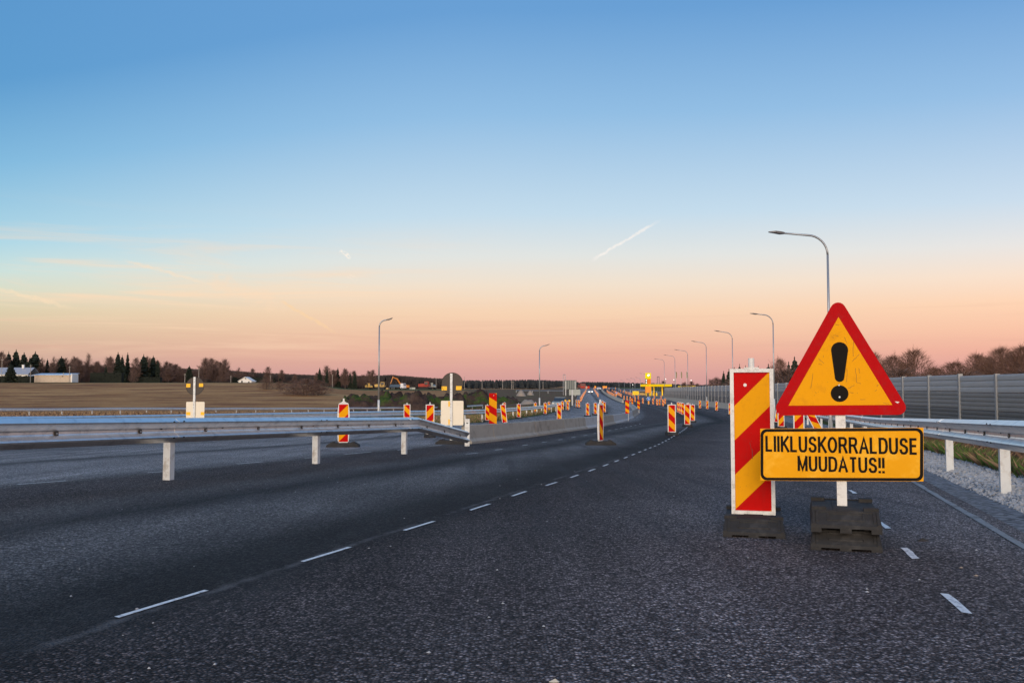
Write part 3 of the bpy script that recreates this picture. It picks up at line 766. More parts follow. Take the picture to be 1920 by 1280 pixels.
def board_frame(style=0):
    b = MB(); W = M['white']; z0 = .137; hw = BW / 2; fw = .026; d = .045
    if style == 2:     # curved sides
        o_ = [(-.10, z0 - .04), (.10, z0 - .04), (.14, z0 + .02), (.165, z0 + .35), (.155, z0 + .8), (.125, z0 + 1.0), (.05, z0 + 1.035), (.022, z0 + 1.06), (.02, z0 + 1.13), (-.02, z0 + 1.13), (-.022, z0 + 1.06), (-.05, z0 + 1.035), (-.125, z0 + 1.0), (-.155, z0 + .8), (-.165, z0 + .35), (-.14, z0 + .02)]
        b.prism(o_, -d / 2, d / 2, W)
        return b
    # closed rails around the plate
    b.box((-hw - fw / 2, 0, z0 + BH / 2), (fw, d, BH + 2 * fw), W); b.box((hw + fw / 2, 0, z0 + BH / 2), (fw, d, BH + 2 * fw), W)
    b.box((0, 0, z0 + BH + fw / 2), (BW, d - .002, fw), W); b.box((0, 0, z0 - fw / 2), (BW, d - .002, fw), W)
    b.box((0, .004, z0 + BH / 2), (BW, .014, BH), W)
    b.prism([(-hw - fw, z0 - fw - .001), (-.045, z0 - fw - .030), (.045, z0 - fw - .030), (hw + fw, z0 - fw - .001)], -d / 2 + .002, d / 2 - .002, W)
    b.box((0, 0, z0 - fw - .045), (.05, .038, .04), W)
    b.box((0, 0, z0 + BH + fw + .005), (.10, .036, .010), W)
    b.tube([(0, 0, z0 + BH + fw), (0, 0, z0 + BH + fw + .075)], .021, 10, M['white'])
    return b
def stripes(flip, y, wid=BW, z0=.137, hh=BH, per=.485, phase=None, mats=('red', 'yellow'), start=None, slope=1.0):
    """diagonal stripes clipped to the board rectangle; flip False rises to the right"""
    b = MB(); hw = wid / 2
    def clip(poly, f):
        out = []
        for i in range(len(poly)):
            p, q = poly[i], poly[(i + 1) % len(poly)]; a, c_ = f(p), f(q)
            if a >= 0: out.append(p)
            if a * c_ < 0:
                t = a / (a - c_); out.append((p[0] + (q[0] - p[0]) * t, p[1] + (q[1] - p[1]) * t))
        return out
    top = z0 + hh; s = 1 if not flip else -1
    # coordinate c = (top - z) + s*slope*(x+hw or hw-x): iso-lines are the stripe edges
    def cc(p): return (top - p[1]) + slope * (p[0] + hw if s > 0 else hw - p[0])
    k = -2; ph = .242 if phase is None else phase
    kk = 0
    while True:
        lo = ph + (k - 1) * per / 2; hi = lo + per / 2
        poly = [(-hw, z0), (hw, z0), (hw, top), (-hw, top)]
        poly = clip(poly, lambda p: cc(p) - lo); 
        if poly: poly = clip(poly, lambda p: hi - cc(p))
        if len(poly) > 2: b.poly([(x, y, z) for x, z in poly], M[mats[0] if k % 2 == 0 else mats[1]])
        k += 1
        if lo > hh + wid * slope + 1: break
    return b
def stripe_plate(flip, mats=('red', 'yellow'), curved=False, **kw):
    b = stripes(flip, -.0035, mats=mats, **kw); b2 = stripes(flip, .0125, mats=mats, **kw)
    for f, mi in zip(b2.f, b2.mi):
        b.poly([b2.v[i] for i in reversed(f)], b2.mats[mi])
    return b
FR0 = board_frame(0).data('frame'); FR2 = board_frame(2).data('frame')
ST = {}
for fl in (False, True): ST[fl] = stripe_plate(fl).data('stripe_plate')
for fl in (False, True):
    b = stripes(fl, -.026, wid=.24, mats=('red', 'yellow')); b2 = stripes(fl, .026, wid=.24, mats=('red', 'yellow'))
    for f, mi in zip(b2.f, b2.mi): b.poly([b2.v[i] for i in reversed(f)], b2.mats[mi])
    ST[(fl, 2)] = b.data('stripe_plate')
def board(X, Y, label, flip=True, yaw=0.0, tilt=0.0, style=0, footyaw=0.0, group=None, foot=True, z=None, sc=1.0):
    gz = (hr(Y) - TILT * Y if xl(Y) <= X <= xr(Y) else g(X, Y)) if z is None else z
    rt = root('delineator_board', (X, Y, gz), label, 'delineator board', group, rz=R(yaw), scale=(sc, sc, sc))
    if foot: put('rubber_foot', FOOT1, rt, (0, 0, 0), (0, 0, R(footyaw)))
    fr = put('frame', FR2 if style == 2 else FR0, rt, (0, 0, 0), (0, R(tilt), 0))
    put('stripe_plate', ST[(flip, 2)] if style == 2 else ST[flip], rt, (0, 0, 0), (0, R(tilt), 0))
    return rt
GB = 'striped delineator boards set out along the road'
# the big near one
YB = 6.34
nb_ = board(XatY(1408, YB), YB, 'large worn delineator board standing left of the triangular warning sign', flip=False, yaw=-15.0, group=GB)
B = [
 # px, Y, flip, yaw, tilt, style, label
 (1125, 25.0, True, 60, 0, 2, 'white rimmed delineator board turned almost edge-on in the middle of the road'),
 (645.5, 23.4, False, 14, 0, 2, 'white rimmed delineator board seen behind the near guardrail'),
 (764, 40, True, 6, 0, 0, 'delineator board above the near guardrail, the smaller of two before the square sign backs'),
 (807, 31, False, 4, 0, 0, 'delineator board just left of the round sign back by the lowered guardrail end'),
 (914, 60, True, 10, 0, 0, 'delineator board half hidden behind the frameless striped plate'),
 (947, 50, True, 8, -7, 0, 'leaning delineator board behind the first concrete barrier section'),
 (946, 95, True, 20, 0, 0, 'tiny delineator board showing above the leaning one'),
 (972.5, 70, True, 12, 0, 0, 'delineator board on the far carriageway right of the leaning one'),
 (1003.5, 92, True, 12, 0, 0, 'small delineator board half behind the second guardrail, left of the lamp post'),
 (1022, 84, True, 10, 0, 0, 'delineator board at the verge just right of the second lamp post'),
 (1029, 102, True, 14, 0, 0, 'tiny delineator board behind the verge board by the lamp post'),
 (1048, 57, True, 8, 0, 0, 'delineator board rising behind the third concrete barrier section'),
 (1046.5, 80, True, 8, 0, 0, 'delineator board directly behind the one at the concrete barrier'),
 (1054, 105, True, 10, 0, 0, 'tiny delineator board beside the parked dark vehicle'),
 (1064, 105, True, 10, 0, 0, 'delineator board before the post of the grey sign back'),
 (1080.5, 128, True, 40, 0, 0, 'left one of a close pair of delineator boards under the grey sign back'),
 (1085, 124, True, 10, 0, 0, 'right one of a close pair of delineator boards under the grey sign back'),
 (1101, 76, True, 14, 0, 0, 'delineator board alone left of the edge-on one, behind the barrier'),
 (1115.5, 83, True, 16, 0, 0, 'delineator board directly left of the edge-on one'),
 (1132.5, 92, True, 16, 0, 0, 'delineator board showing right of the edge-on one'),
 (1129, 108, True, 16, 0, 0, 'delineator board peeping out behind the edge-on one'),
 (1258, 33.0, True, -2, 0, 0, 'nearest delineator board on the right half of the open road'),
 (1287, 45, True, -3, 0, 0, 'second delineator board after the nearest one in the open road'),
 (1297, 57, True, -8, 0, 0, 'third delineator board, overlapped by the second in the open road'),
 (1270.5, 92, True, -10, 0, 0, 'first of three small boards between the two nearest open road boards'),
 (1274.7, 86, True, -10, 0, 0, 'middle of three small boards between the two nearest open road boards'),
 (1278.7, 80, True, -10, 0, 0, 'last of three small boards between the two nearest open road boards'),
 (1290, 74, True, -10, 0, 0, 'board almost hidden behind the second open road board'),
 (1311, 116, False, -6, 0, 0, 'small board before the noise wall left of the lamp post'),
 (1324.7, 111, False, -8, 0, 0, 'small board just right of the lamp post before the noise wall'),
 (1342, 101, False, -8, 0, 0, 'small board before the cream foot of the noise wall'),
 (1367.5, 80, False, -8, 0, 0, 'board cut off by the frame of the large worn board'),
 (1462, 41, False, -4, 0, 0, 'board showing below the left corner of the warning triangle'),
 (1453, 52, True, -4, 10, 0, 'tilted board peeping left of the warning triangle corner'),
 (1495, 24.5, False, -2, 0, 0, 'wide striped board below the triangle and above the text plate'),
 (1536, 34, True, -6, -26, 0, 'fallen slanting board left of the sign post below the triangle'),
 (1169.5, 222, True, -6, 0, 0, 'small far board right of the end of the long pale barrier'),
 (1175, 215, True, -6, 0, 0, 'small far board second right of the end of the long pale barrier'),
 (1181, 198, True, -6, 0, 0, 'slim far board behind the small striped plate on the short barrier'),
 (1190, 190, True, -6, 0, 0, 'far board between the two striped plates on the barrier tip'),
 (1196, 228, True, -6, 0, 0, 'far board below the orange board by the filling station'),
 (1204.5, 166, True, -6, 0, 0, 'far board left of the round blue arrow sign'),
 (1223.5, 156, True, -6, 0, 0, 'far board just right of the round blue arrow sign'),
 (1231, 146, True, -6, 0, 0, 'left one of a touching pair of far boards below the station canopy'),
 (1235.5, 147, True, -6, 0, 0, 'right one of a touching pair of far boards below the station canopy'),
 (1242, 139, True, -6, 0, 0, 'far board next to the nearest open road board'),
 (1246, 160, True, -6, 0, 0, 'far board behind the one beside the nearest open road board'),
 (1226, 232, True, -6, 0, 0, 'tiny far board below the middle of the station canopy'),
 (1238.5, 225, True, -6, 0, 0, 'tiny far board below the right part of the station canopy'),
]
for (px, Y, fl, yw, tl, sty, lab) in B:
    board(XatY(px, Y), Y, lab, fl, yw, tl, sty, footyaw=(90 - 60 if px == 1125 else (80 if px == 645.5 else 0)) if sty == 2 else 0, group=GB)
def row(label, pxs, n, group):
    pts = [gh(*p) for p in pxs]
    # spread by equal road distance
    seg = [0]
    for p, q in zip(pts, pts[1:]): seg.append(seg[-1] + (q - p).length)
    for i in range(n):
        s = seg[-1] * (i / (n - 1)) + random.uniform(-.8, .8); s = max(0, min(seg[-1], s))
        for k in range(len(seg) - 1):
            if seg[k] <= s <= seg[k + 1]: break
        t = (s - seg[k]) / max(1e-6, seg[k + 1] - seg[k]); c = pts[k] + (pts[k + 1] - pts[k]) * t
        board(c.x, c.y, label, random.random() < .6, random.uniform(-14, 14), 0, 0, group=group)
row('one of the boards lined up left of the oncoming white car', [(1089, 753.5), (1092, 747), (1095, 741), (1097.5, 737), (1099, 733.5), (1100, 731)], 15, 'line of boards left of the oncoming car')
row('one of the boards lined up right of the oncoming white car', [(1121.5, 745), (1119, 740), (1116.5, 736), (1114.5, 733), (1113, 731)], 12, 'line of boards right of the oncoming car')
row('one of the far boards along the back of the long pale barrier', [(1131, 731.2), (1138, 735), (1146, 741), (1154, 746)], 10, 'boards along the long pale barrier')
row('one of the far boards running up the hill in the middle of the lanes', [(1142, 730.5), (1147, 733.5), (1153, 737), (1160, 741.5), (1165, 745)], 11, 'boards up the middle of the far lanes')
row('one of the far boards near the right edge of the hill road', [(1154, 730.5), (1162, 733.5), (1172, 737.5), (1181, 741), (1190, 745)], 10, 'boards at the right edge of the hill road')

# frameless striped plates fixed to the concrete barriers
def plate(px0, px1, py0, py1, Y, flip, label):
    a = atY(px0, py1, Y); c_ = atY(px1, py0, Y); wd = c_.x - a.x; hh = c_.z - a.z
    rt = root('barrier_marker_plate', (a.x + wd / 2, Y, a.z), label, 'marker plate', 'striped plates fixed to the concrete barriers')
    kw = dict(wid=wd, z0=0, hh=hh, per=hh / 2.05 * .98, phase=hh * .27, slope=.62)
    s_ = stripes(flip, -.004, **kw); s_.build('stripe_plate', rt)
    b = MB(); b.box((0, .004, hh / 2), (wd, .012, hh), M['signback']); b.build('backing', rt)
    b = MB(); b.box((wd * .3, .03, hh * .35 - .25), (.04, .04, hh * .7 + .5), M['polesteel']); b.build('bracket', rt)
    b = MB(); b.tube([(wd * .1, -.006, hh * .93), (wd * .1, -.012, hh * .93)], .012, 8, M['white']); b.build('bolt', rt)
plate(917, 931.5, 737, 796, 28.2, True, 'bright frameless striped plate on the start of the concrete barrier')
plate(1172.5, 1179.5, 750.5, 775, 60, True, 'striped plate on the outer bend of the curved barrier')
plate(1195, 1199.5, 750, 766.5, 92, True, 'striped plate on the tip of the curved barrier')
plate(1184, 1187, 746, 757.5, 118, True, 'smallest striped plate, behind the short pale barrier')

# ------------------------------------------------------------------ the warning sign
GLY = {'L': (.62, [[(0, 1), (0, 0), (.62, 0)]]), 'I': (0, [[(0, 1), (0, 0)]]), 'K': (.70, [[(0, 1), (0, 0)], [(.66, 1), (.0, .36)], [(.22, .58), (.70, 0)]]),
 'U': (.70, [[(0, 1), (0, .34), (.03, .16), (.12, .04), (.24, 0), (.46, 0), (.58, .04), (.67, .16), (.70, .34), (.70, 1)]]),
 'S': (.66, [[(.63, .76), (.58, .90), (.45, .99), (.33, 1), (.18, .98), (.07, .89), (.04, .76), (.08, .64), (.20, .57), (.46, .49), (.60, .41), (.66, .28), (.62, .12), (.50, .02), (.33, 0), (.15, .02), (.04, .12), (.0, .28)]]),
 'O': (.80, [[(.40 + .40 * math.sin(a * math.pi / 10), .5 + .5 * math.cos(a * math.pi / 10)) for a in range(21)]]),
 'R': (.72, [[(0, 0), (0, 1), (.46, 1), (.60, .94), (.66, .84), (.66, .66), (.60, .55), (.46, .49), (.0, .49)], [(.36, .49), (.50, .38), (.72, 0)]]),
 'A': (.78, [[(0, 0), (.39, 1), (.78, 0)], [(.13, .31), (.65, .31)]]),
 'D': (.72, [[(0, 0), (0, 1), (.36, 1), (.56, .94), (.68, .78), (.72, .5), (.68, .22), (.56, .06), (.36, 0), (0, 0)]]),
 'E': (.62, [[(.62, 1), (0, 1), (0, 0), (.62, 0)], [(0, .53), (.57, .53)]]),
 'M': (.86, [[(0, 0), (0, 1)], [(0, 1), (.43, .03), (.86, 1)], [(.86, 1), (.86, 0)]]), 'T': (.70, [[(0, 1), (.70, 1)], [(.35, 1), (.35, 0)]]),
 '!': (.0, [[(0, 1), (0, .30)], [(0, .09), (0, .0)]])}
def text_mesh(txt, x0, x1, z0, z1, y, mat, w_=.20, gap=.27):
    b = MB(); wid = sum(GLY[c][0] + w_ for c in txt) + (gap - w_ * .35) * (len(txt) - 1) - sum(.06 if c in 'LT' else (.03 if c in 'KDA' else 0) for c in txt); sx = (x1 - x0) / wid; hz = z1 - z0; x = w_ / 2; lay = 0
    for c in txt:
        for st_ in GLY[c][1]:
            # clamp the centre line so the stroke stays inside the cap height
            P = [Vector((x + p[0], w_ * .5 * hz / hz * .72 + p[1] * (1 - w_ * .72))) for p in st_]
            if c in 'LIKURAMT!' or len(st_) == 2:
                pass
            P = [Vector((p.x * sx, p.y * hz)) for p in P]; hw = w_ * sx / 2 * 1.38; hv = w_ * hz * .36
            ends = []
            closed = (P[0] - P[-1]).length < 1e-5
            n = len(P); off = []
            for i in range(n):
                a = P[i - 1] if i > 0 else (P[-2] if closed else P[0] * 2 - P[1]); c_ = P[i + 1] if i < n - 1 else (P[1] if closed else P[-1] * 2 - P[-2])
                u = (P[i] - a).normalized(); v = (c_ - P[i]).normalized(); m_ = (u + v)
                if m_.length < .2: m_ = v
                m_.normalize(); nr = Vector((-m_.y, m_.x)); k = 1 / max(.45, nr.dot(Vector((-v.y, v.x)))); off.append(nr * hw * k)
            if not closed:    # run vertical and horizontal ends to the full cap height
                for e, o_ in ((0, 1), (-1, -2)):
                    t = (P[e] - P[o_]).normalized()
                    if abs(t.y) > .7 and (P[e].y < hv * 1.2 or P[e].y > hz - hv * 1.2): P[e] = P[e] + t * hv / abs(t.y)
            lay += 1; yy = y - .00006 * (lay % 5)
            vs = []
            for p, o_ in zip(P, off): vs += [(x0 + p.x + o_.x, yy, z0 + p.y + o_.y), (x0 + p.x - o_.x, yy, z0 + p.y - o_.y)]
            b.mesh(vs, [(2 * i, 2 * i + 1, 2 * i + 3, 2 * i + 2) for i in range(n - 1)], mat)
        x += GLY[c][0] + gap + w_ * .65 - (.06 if c in 'LT' else 0) - (.03 if c in 'KDA' else 0)
    return b.data('lettering')
YS = 5.75
sp = atY(1575, 800, YS); gz = g(sp.x, YS)
ws = root('warning_sign', (sp.x, YS, gz), 'triangular danger sign with a lettered amber plate on two stacked rubber feet', 'warning sign')
O = Vector((sp.x, YS, gz))
SYAW = R(-19)
ws.rotation_euler = (0, 0, SYAW)
SN = Vector((-math.sin(SYAW), math.cos(SYAW), 0)); SX = Vector((math.cos(SYAW), math.sin(SYAW), 0))
def L2(px, py, yy=0.0):
    r = ray(px, py); k = (O - Vector((0, 0, CAMZ))).dot(SN) / r.dot(SN)
    v = Vector((0, 0, CAMZ)) + r * k - O; return (v.dot(SX), v.z)
put('rubber_foot', FOOT1, ws, (.012, 0, 0)); 
f2 = put('rubber_foot', FOOT1, ws, (.008, .01, .116), (0, 0, R(1)))
px_, _ = L2(1576, 800); _, ztop = L2(1570, 590)
b = MB(); b.box((px_, .0, (.2 + ztop) / 2), (.060, .035, ztop - .2), M['white']); b.build('post', ws)
def rounded(pts, r, n=6):
    out = []; m = len(pts)
    for i in range(m):
        p = Vector(pts[i]); a = Vector(pts[i - 1]); c_ = Vector(pts[(i + 1) % m])
        u = (a - p).normalized(); v = (c_ - p).normalized(); ang = u.angle(v); d = r / math.tan(ang / 2)
        s = p + u * d; e = p + v * d; cen = p + (u + v).normalized() * (r / math.sin(ang / 2))
        a0 = math.atan2(s.y - cen.y, s.x - cen.x); a1 = math.atan2(e.y - cen.y, e.x - cen.x)
        da = a1 - a0
        while da > math.pi: da -= 2 * math.pi
        while da < -math.pi: da += 2 * math.pi
        for k in range(n + 1):
            t = a0 + da * k / n; out.append((cen.x + r * math.cos(t), cen.y + r * math.sin(t)))
    return out
yT = -.030
# sharp outline extended so that the rounded one meets the photo's extents
apex = L2(1570.5, 553); bl = L2(1445.5, 778.5); br = L2(1708.5, 777)
tri = rounded([bl, br, apex], .047)
b = MB(); b.prism(tri, yT, yT + .022, M['redn'], M['polesteel']); tp = b.build('triangle_plate', ws)
b = MB(); b.poly([(x, yT - .002, z) for x, z in (L2(1478.5, 760), L2(1672.5, 758.7), L2(1572, 595))], M['yellow']); b.build('amber_field', tp)
def circ(cx, cz, r, n=28, a0=0, a1=2 * math.pi): return [(cx + r * math.cos(a0 + (a1 - a0) * i / n), cz + r * math.sin(a0 + (a1 - a0) * i / n)) for i in range(n if a1 - a0 > 6 else n + 1)]
cx, cz = L2(1574, 656.5); r1 = .0515; cx2, cz2 = L2(1574, 707.5); r2 = .0285
mark = circ(cx, cz, r1, 16, -.14, math.pi + .14) + circ(cx2, cz2, r2, 12, math.pi + .14, 2 * math.pi - .14)
b = MB(); b.poly([(x, yT - .004, z) for x, z in mark], M['black']); b.build('exclamation_bar', tp)
cx, cz = L2(1574, 737.5)
b = MB(); b.poly([(x, yT - .004, z) for x, z in circ(cx, cz, .0535)], M['black']); b.build('exclamation_dot', tp)
def rivet(px, py, parent, yy, r=.006, mat='galvpost'):
    x, z = L2(px, py); b = MB(); b.tube([(x, yy, z), (x, yy - .004, z)], r, 10, M[mat]); b.build('rivet', parent)
rivet(1573, 722, tp, yT - .004, .005); rivet(1574, 744, tp, yT - .004, .006)
# scratches and flaked spots of the sheeting (small dark relief marks)
random.seed(3)
b = MB()
def scratch(px0, py0, px1, py1, wd=.0008):
    p = Vector(L2(px0, py0)); q = Vector(L2(px1, py1)); t = (q - p); n = Vector((-t.y, t.x)).normalized() * wd
    k = 4; pts = [p + t * (i / k) + n * random.uniform(-3, 3) for i in range(k + 1)]
    for i in range(k):
        a, c_ = pts[i], pts[i + 1]; b.poly([(a.x - n.x, yT - .0035, a.y - n.y), (c_.x - n.x, yT - .0035, c_.y - n.y), (c_.x + n.x, yT - .0035, c_.y + n.y), (a.x + n.x, yT - .0035, a.y + n.y)], M['weedb'])
for s_ in ((1583, 632, 1587, 643), (1604, 690, 1606, 717), (1606, 717, 1614, 719), (1588, 690, 1587, 716), (1590, 728, 1602, 722), (1592, 735, 1600, 737), (1598, 678, 1611, 664),
           (1599, 641, 1600, 668), (1534, 672, 1545, 681), (1535, 682, 1541, 684), (1524, 700, 1520, 728), (1562, 629, 1572, 631), (1566, 609, 1573, 610), (1528, 735, 1531, 737),
           (1612, 748, 1622, 749), (1643, 724, 1646, 721), (1655, 755, 1667, 757), (1610, 690, 1612, 700), (1560, 632, 1563, 634), (1543, 667, 1544, 670), (1640, 733, 1644, 731)):
    scratch(*s_)
for _ in range(46):
    u = random.random(); px = 1500 + 150 * u; py = random.uniform(690, 752) if random.random() < .6 else random.uniform(610, 700)
    if abs(px - 1572) > (py - 600) * .52: continue
    x, z = L2(px, py); r = random.uniform(.0008, .0022)
    b.poly([(x + r * math.cos(a), yT - .0034, z + r * math.sin(a) * random.uniform(.5, 1)) for a in [i * 1.047 for i in range(6)]], M['weedb'])
b.build('scratches', tp)
b = MB(); x, z = L2(1682, 754); b.poly([(x - .016, yT - .003, z + .006), (x + .0, yT - .003, z - .006), (x + .012, yT - .003, z + .004)], M['white']); b.build('torn_patch', tp)
# text plate
A0, A1, A2, A3 = L2(1426, 899.5), L2(1730.5, 901), L2(1730.5, 801), L2(1426, 803)
yP = -.034
b = MB(); b.prism([A0, A1, A2, A3], yP, yP + .015, M['yellow2'], M['polesteel']); pl = b.build('text_plate', ws)
def ringpoly(outer, inner, y, mat):
    n = len(outer); b = MB(); vs = [(x, y, z) for x, z in outer] + [(x, y, z) for x, z in inner]
    b.mesh(vs, [(i, (i + 1) % n, n + (i + 1) % n, n + i) for i in range(n)], mat); return b
def inset(q, d): return [(q[0][0] + d, q[0][1] + d), (q[1][0] - d, q[1][1] + d), (q[2][0] - d, q[2][1] - d), (q[3][0] + d, q[3][1] - d)]
o_ = rounded(inset([A0, A1, A2, A3], .002), .040, 6); i_ = rounded(inset([A0, A1, A2, A3], .020), .026, 6)
ringpoly(o_, i_, yP - .0015, M['black']).build('black_border', pl)
xa, za = L2(1436.5, 845.5); xb, zb = L2(1719, 820.5)
put('lettering', text_mesh('LIIKLUSKORRALDUSE', xa, xb, za, zb, yP - .0018, M['black']), pl)
xa, za = L2(1496.5, 881.5); xb, zb = L2(1657, 857)
put('lettering', text_mesh('MUUDATUS!!', xa, xb, za, zb, yP - .0018, M['black']), pl)
rivet(1576, 840, pl, yP - .002, .005, 'signback'); rivet(1577, 863, pl, yP - .002, .005, 'signback')
# torn yellow corner wear
random.seed(11)
# punched hole and bruises on the near board
b = MB(); b.tube([(-.045, -.0037, 1.022), (-.045, -.0075, 1.022)], .012, 12, M['white']); b.build('rivet', nb_)
b = MB(); b.poly([(-.02, -.0045, .62), (-.016, -.0045, .61), (-.006, -.0045, .56), (-.01, -.0045, .57)], M['weedb']); b.poly([(-.005, -.0045, .57), (-.001, -.0045, .57), (.0, -.0045, .50), (-.003, -.0045, .50)], M['weedb'])
b.poly([(.085, -.0045, .38), (.122, -.0045, .395), (.122, -.0045, .36), (.10, -.0045, .352)], M['white'])
for _ in range(26):
    x = random.uniform(-.11, .11); z = random.uniform(.25, 1.1); r = random.uniform(.0008, .0022)
    b.poly([(x + r * math.cos(a), -.0042, z + r * math.sin(a)) for a in [i * 1.256 for i in range(5)]], M['weedb'])
b.build('scuffs', nb_)

# ------------------------------------------------------------------ round sign backs behind the left rail
def signback(px, Y, pz_top, rpx, cpy, sq, sqy0, sqy1, tapes, tapes2, label, postpx, bolts):
    P0 = atY(postpx, 780, Y); gz = hr(Y) - TILT * Y
    rt = root('road_sign', (P0.x, Y, gz), label, 'road sign'); O_ = Vector((P0.x, Y, gz))
    def l2(px_, py_): v = atY(px_, py_, Y) - O_; return v.x, v.z
    _, zt_ = l2(postpx, pz_top)
    b = MB(); b.box((0, -.02, zt_ / 2), (.07, .04, zt_), M['galvpost'])
    b.build('post', rt)
    b = MB()
    for py in bolts:
        _, z = l2(0, py); b.tube([(-.008, -.041, z), (-.008, -.044, z)], .009, 8, M['black'])
    b.build('bolt_holes', rt)
    cx_, cz_ = l2(px, cpy); rr = rpx / F * Y
    b = MB(); b.prism(circ(cx_, cz_, rr, 40), .004, .012, M['signback']); 
    ring = []
    n = 40
    for i in range(n):
        a0 = 2 * math.pi * i / n; a1 = 2 * math.pi * (i + 1) / n
        def q(r, a, y): return (cx_ + r * math.cos(a), y, cz_ + r * math.sin(a))
        b.poly([q(rr, a0, -.010), q(rr, a1, -.010), q(rr, a1, .013), q(rr, a0, .013)], M['signback'])
        b.poly([q(rr, a1, -.010), q(rr, a0, -.010), q(rr - .006, a0, .0), q(rr - .006, a1, .0)], M['signback'])
    disc = b.build('disc_back', rt)
    x0, z0_ = l2(sq[0], sqy1); x1, z1_ = l2(sq[1], sqy0)
    b = MB(); b.prism(rounded([(x0, z0_), (x1, z0_), (x1, z1_), (x0, z1_)], .03), .004, .012, M['cream']); sqo = b.build('square_plate', rt)
    for i, tp_ in enumerate(tapes + tapes2):
        xa, za = l2(tp_[0], tp_[3]); xb, zb = l2(tp_[1], tp_[2])
        b = MB(); b.poly([(xa, .001, za), (xb, .001, za), (xb, .001, zb), (xa, .001, zb)], M['tape']); b.build('yellow_tape', disc if i < len(tapes) else sqo)
    put('rubber_foot', FOOT1, rt, (0, 0, 0), (0, 0, R(80)))
    return rt
signback(848, 25.7, 700, 20.3, 718.5, (826.5, 869), 751, 797, [(828, 838, 724, 731.5), (855, 865.5, 723.5, 731)], [(840.5, 845, 752, 762), (840.5, 845, 786, 795.5)],
         'dark round sign back above a cream square plate beside the lowered guardrail end', 846, (704, 710, 730, 735, 757, 762, 783, 788))
signback(365.5, 30.0, 706.5, 17, 723.5, (348.5, 383.5), 753, 783.5, [(349, 357, 719, 726), (373, 381, 718.5, 725)], [(349, 357, 772, 778), (376, 383, 772, 778)],
         'dark round sign back above a cream square plate over the near guardrail, further left', 364, (710.5, 715.5, 734, 739, 758.5, 763.5))

# ------------------------------------------------------------------ street lamps
def lamp(px, Y, py_top, tip_px, tip_py, label, group='street lamps along the road', lit=False, r0=.085):
    P0 = Vector((XatY(px, Y), Y, 0)); P0.z = g(P0.x, Y) - .05
    T = atY(px, py_top, Y); tip = atY(tip_px, tip_py, Y)
    H = T.z - P0.z; ax = tip.x - P0.x; az = tip.z - T.z; s = 1 if ax > 0 else -1; A = abs(ax); rb = min(.85, A * .5)
    rt = root('street_lamp', P0, label, 'street lamp', group)
    b = MB(); b.tube([(0, 0, 0), (0, 0, 1.6)], [r0, r0 * .95], 10, M['galvpost']); b.tube([(0, 0, 1.6), (0, 0, H - rb)], [r0 * .8, r0 * .55], 10, M['polesteel']); b.build('pole', rt, smooth=True)
    pts = []
    slope = az / max(.1, A - rb)
    for i in range(9):
        a = math.pi / 2 * i / 8; pts.append((s * rb * (1 - math.cos(a)), 0, H - rb + rb * math.sin(a)))
    hx = max(A - .62, rb + .1); pts.append((s * hx, 0, H + slope * (hx - rb)))
    b = MB(); b.tube(pts, [r0 * .55] * 9 + [r0 * .42], 8, M['polesteel']); b.build('arm', rt, smooth=True)
    b = MB(); hz = H + slope * (hx - rb); ez = H + az
    vs = []
    for (x, z, wd, ht) in ((hx - .05, hz, .07, .07), (hx + .12, hz + .01, .12, .10), (hx + .35, (hz + ez) / 2 + .02, .13, .08), (A, ez + .0, .05, .03)):
        for (sy, sz) in ((-1, -.5), (1, -.5), (1, .5), (-1, .5)): vs.append((s * x, sy * wd, z + sz * ht))
    fs = [(0, 1, 2, 3), (15, 14, 13, 12)]
    for k in range(3):
        for j in range(4): fs.append((4 * k + j, 4 * k + 4 + j, 4 * k + 4 + (j + 1) % 4, 4 * k + (j + 1) % 4))
    b.mesh(vs, fs, M['lampdark']); b.build('lamp_head', rt)
    return rt
lamp(1555, 38, 441, 1441, 435, 'nearest and tallest street lamp rising behind the warning triangle')
lamp(1450, 79, 590, 1406, 587.5, 'second street lamp, right behind the large worn board')
lamp(1373, 112, 623, 1339, 619.5, 'third street lamp on the right, before the tree tops')
lamp(1324, 142, 642, 1296, 639, 'fourth street lamp on the right, at the cream foot of the noise wall')
lamp(1289, 176, 657.5, 1264, 655, 'fifth street lamp on the right, rising behind the second open road board')
lamp(1265, 210, 667, 1244, 665, 'sixth street lamp on the right, in front of the flags')
lamp(1245, 243, 674, 1226, 672, 'seventh street lamp on the right, before the filling station canopy')
for px, Y, pt, tp2 in ((1211, 300, 698.5, 1199), (1200, 330, 706, 1191), (1190, 350, 707.5, 1181), (1181, 372, 709, 1174), (1170, 392, 711, 1163), (1160, 410, 713, 1154)):
    lamp(px, Y, pt + 2, tp2, pt + 1, 'one of the far small street lamps left of the filling station pylon', 'far street lamps on the hill')
lamp(711, 75, 600, 736, 596, 'left hand street lamp alone over the brown field', r0=.10)
lamp(1011.5, 110, 648, 1031, 645, 'street lamp with a short arm in the middle, right of the striped plate', r0=.10)

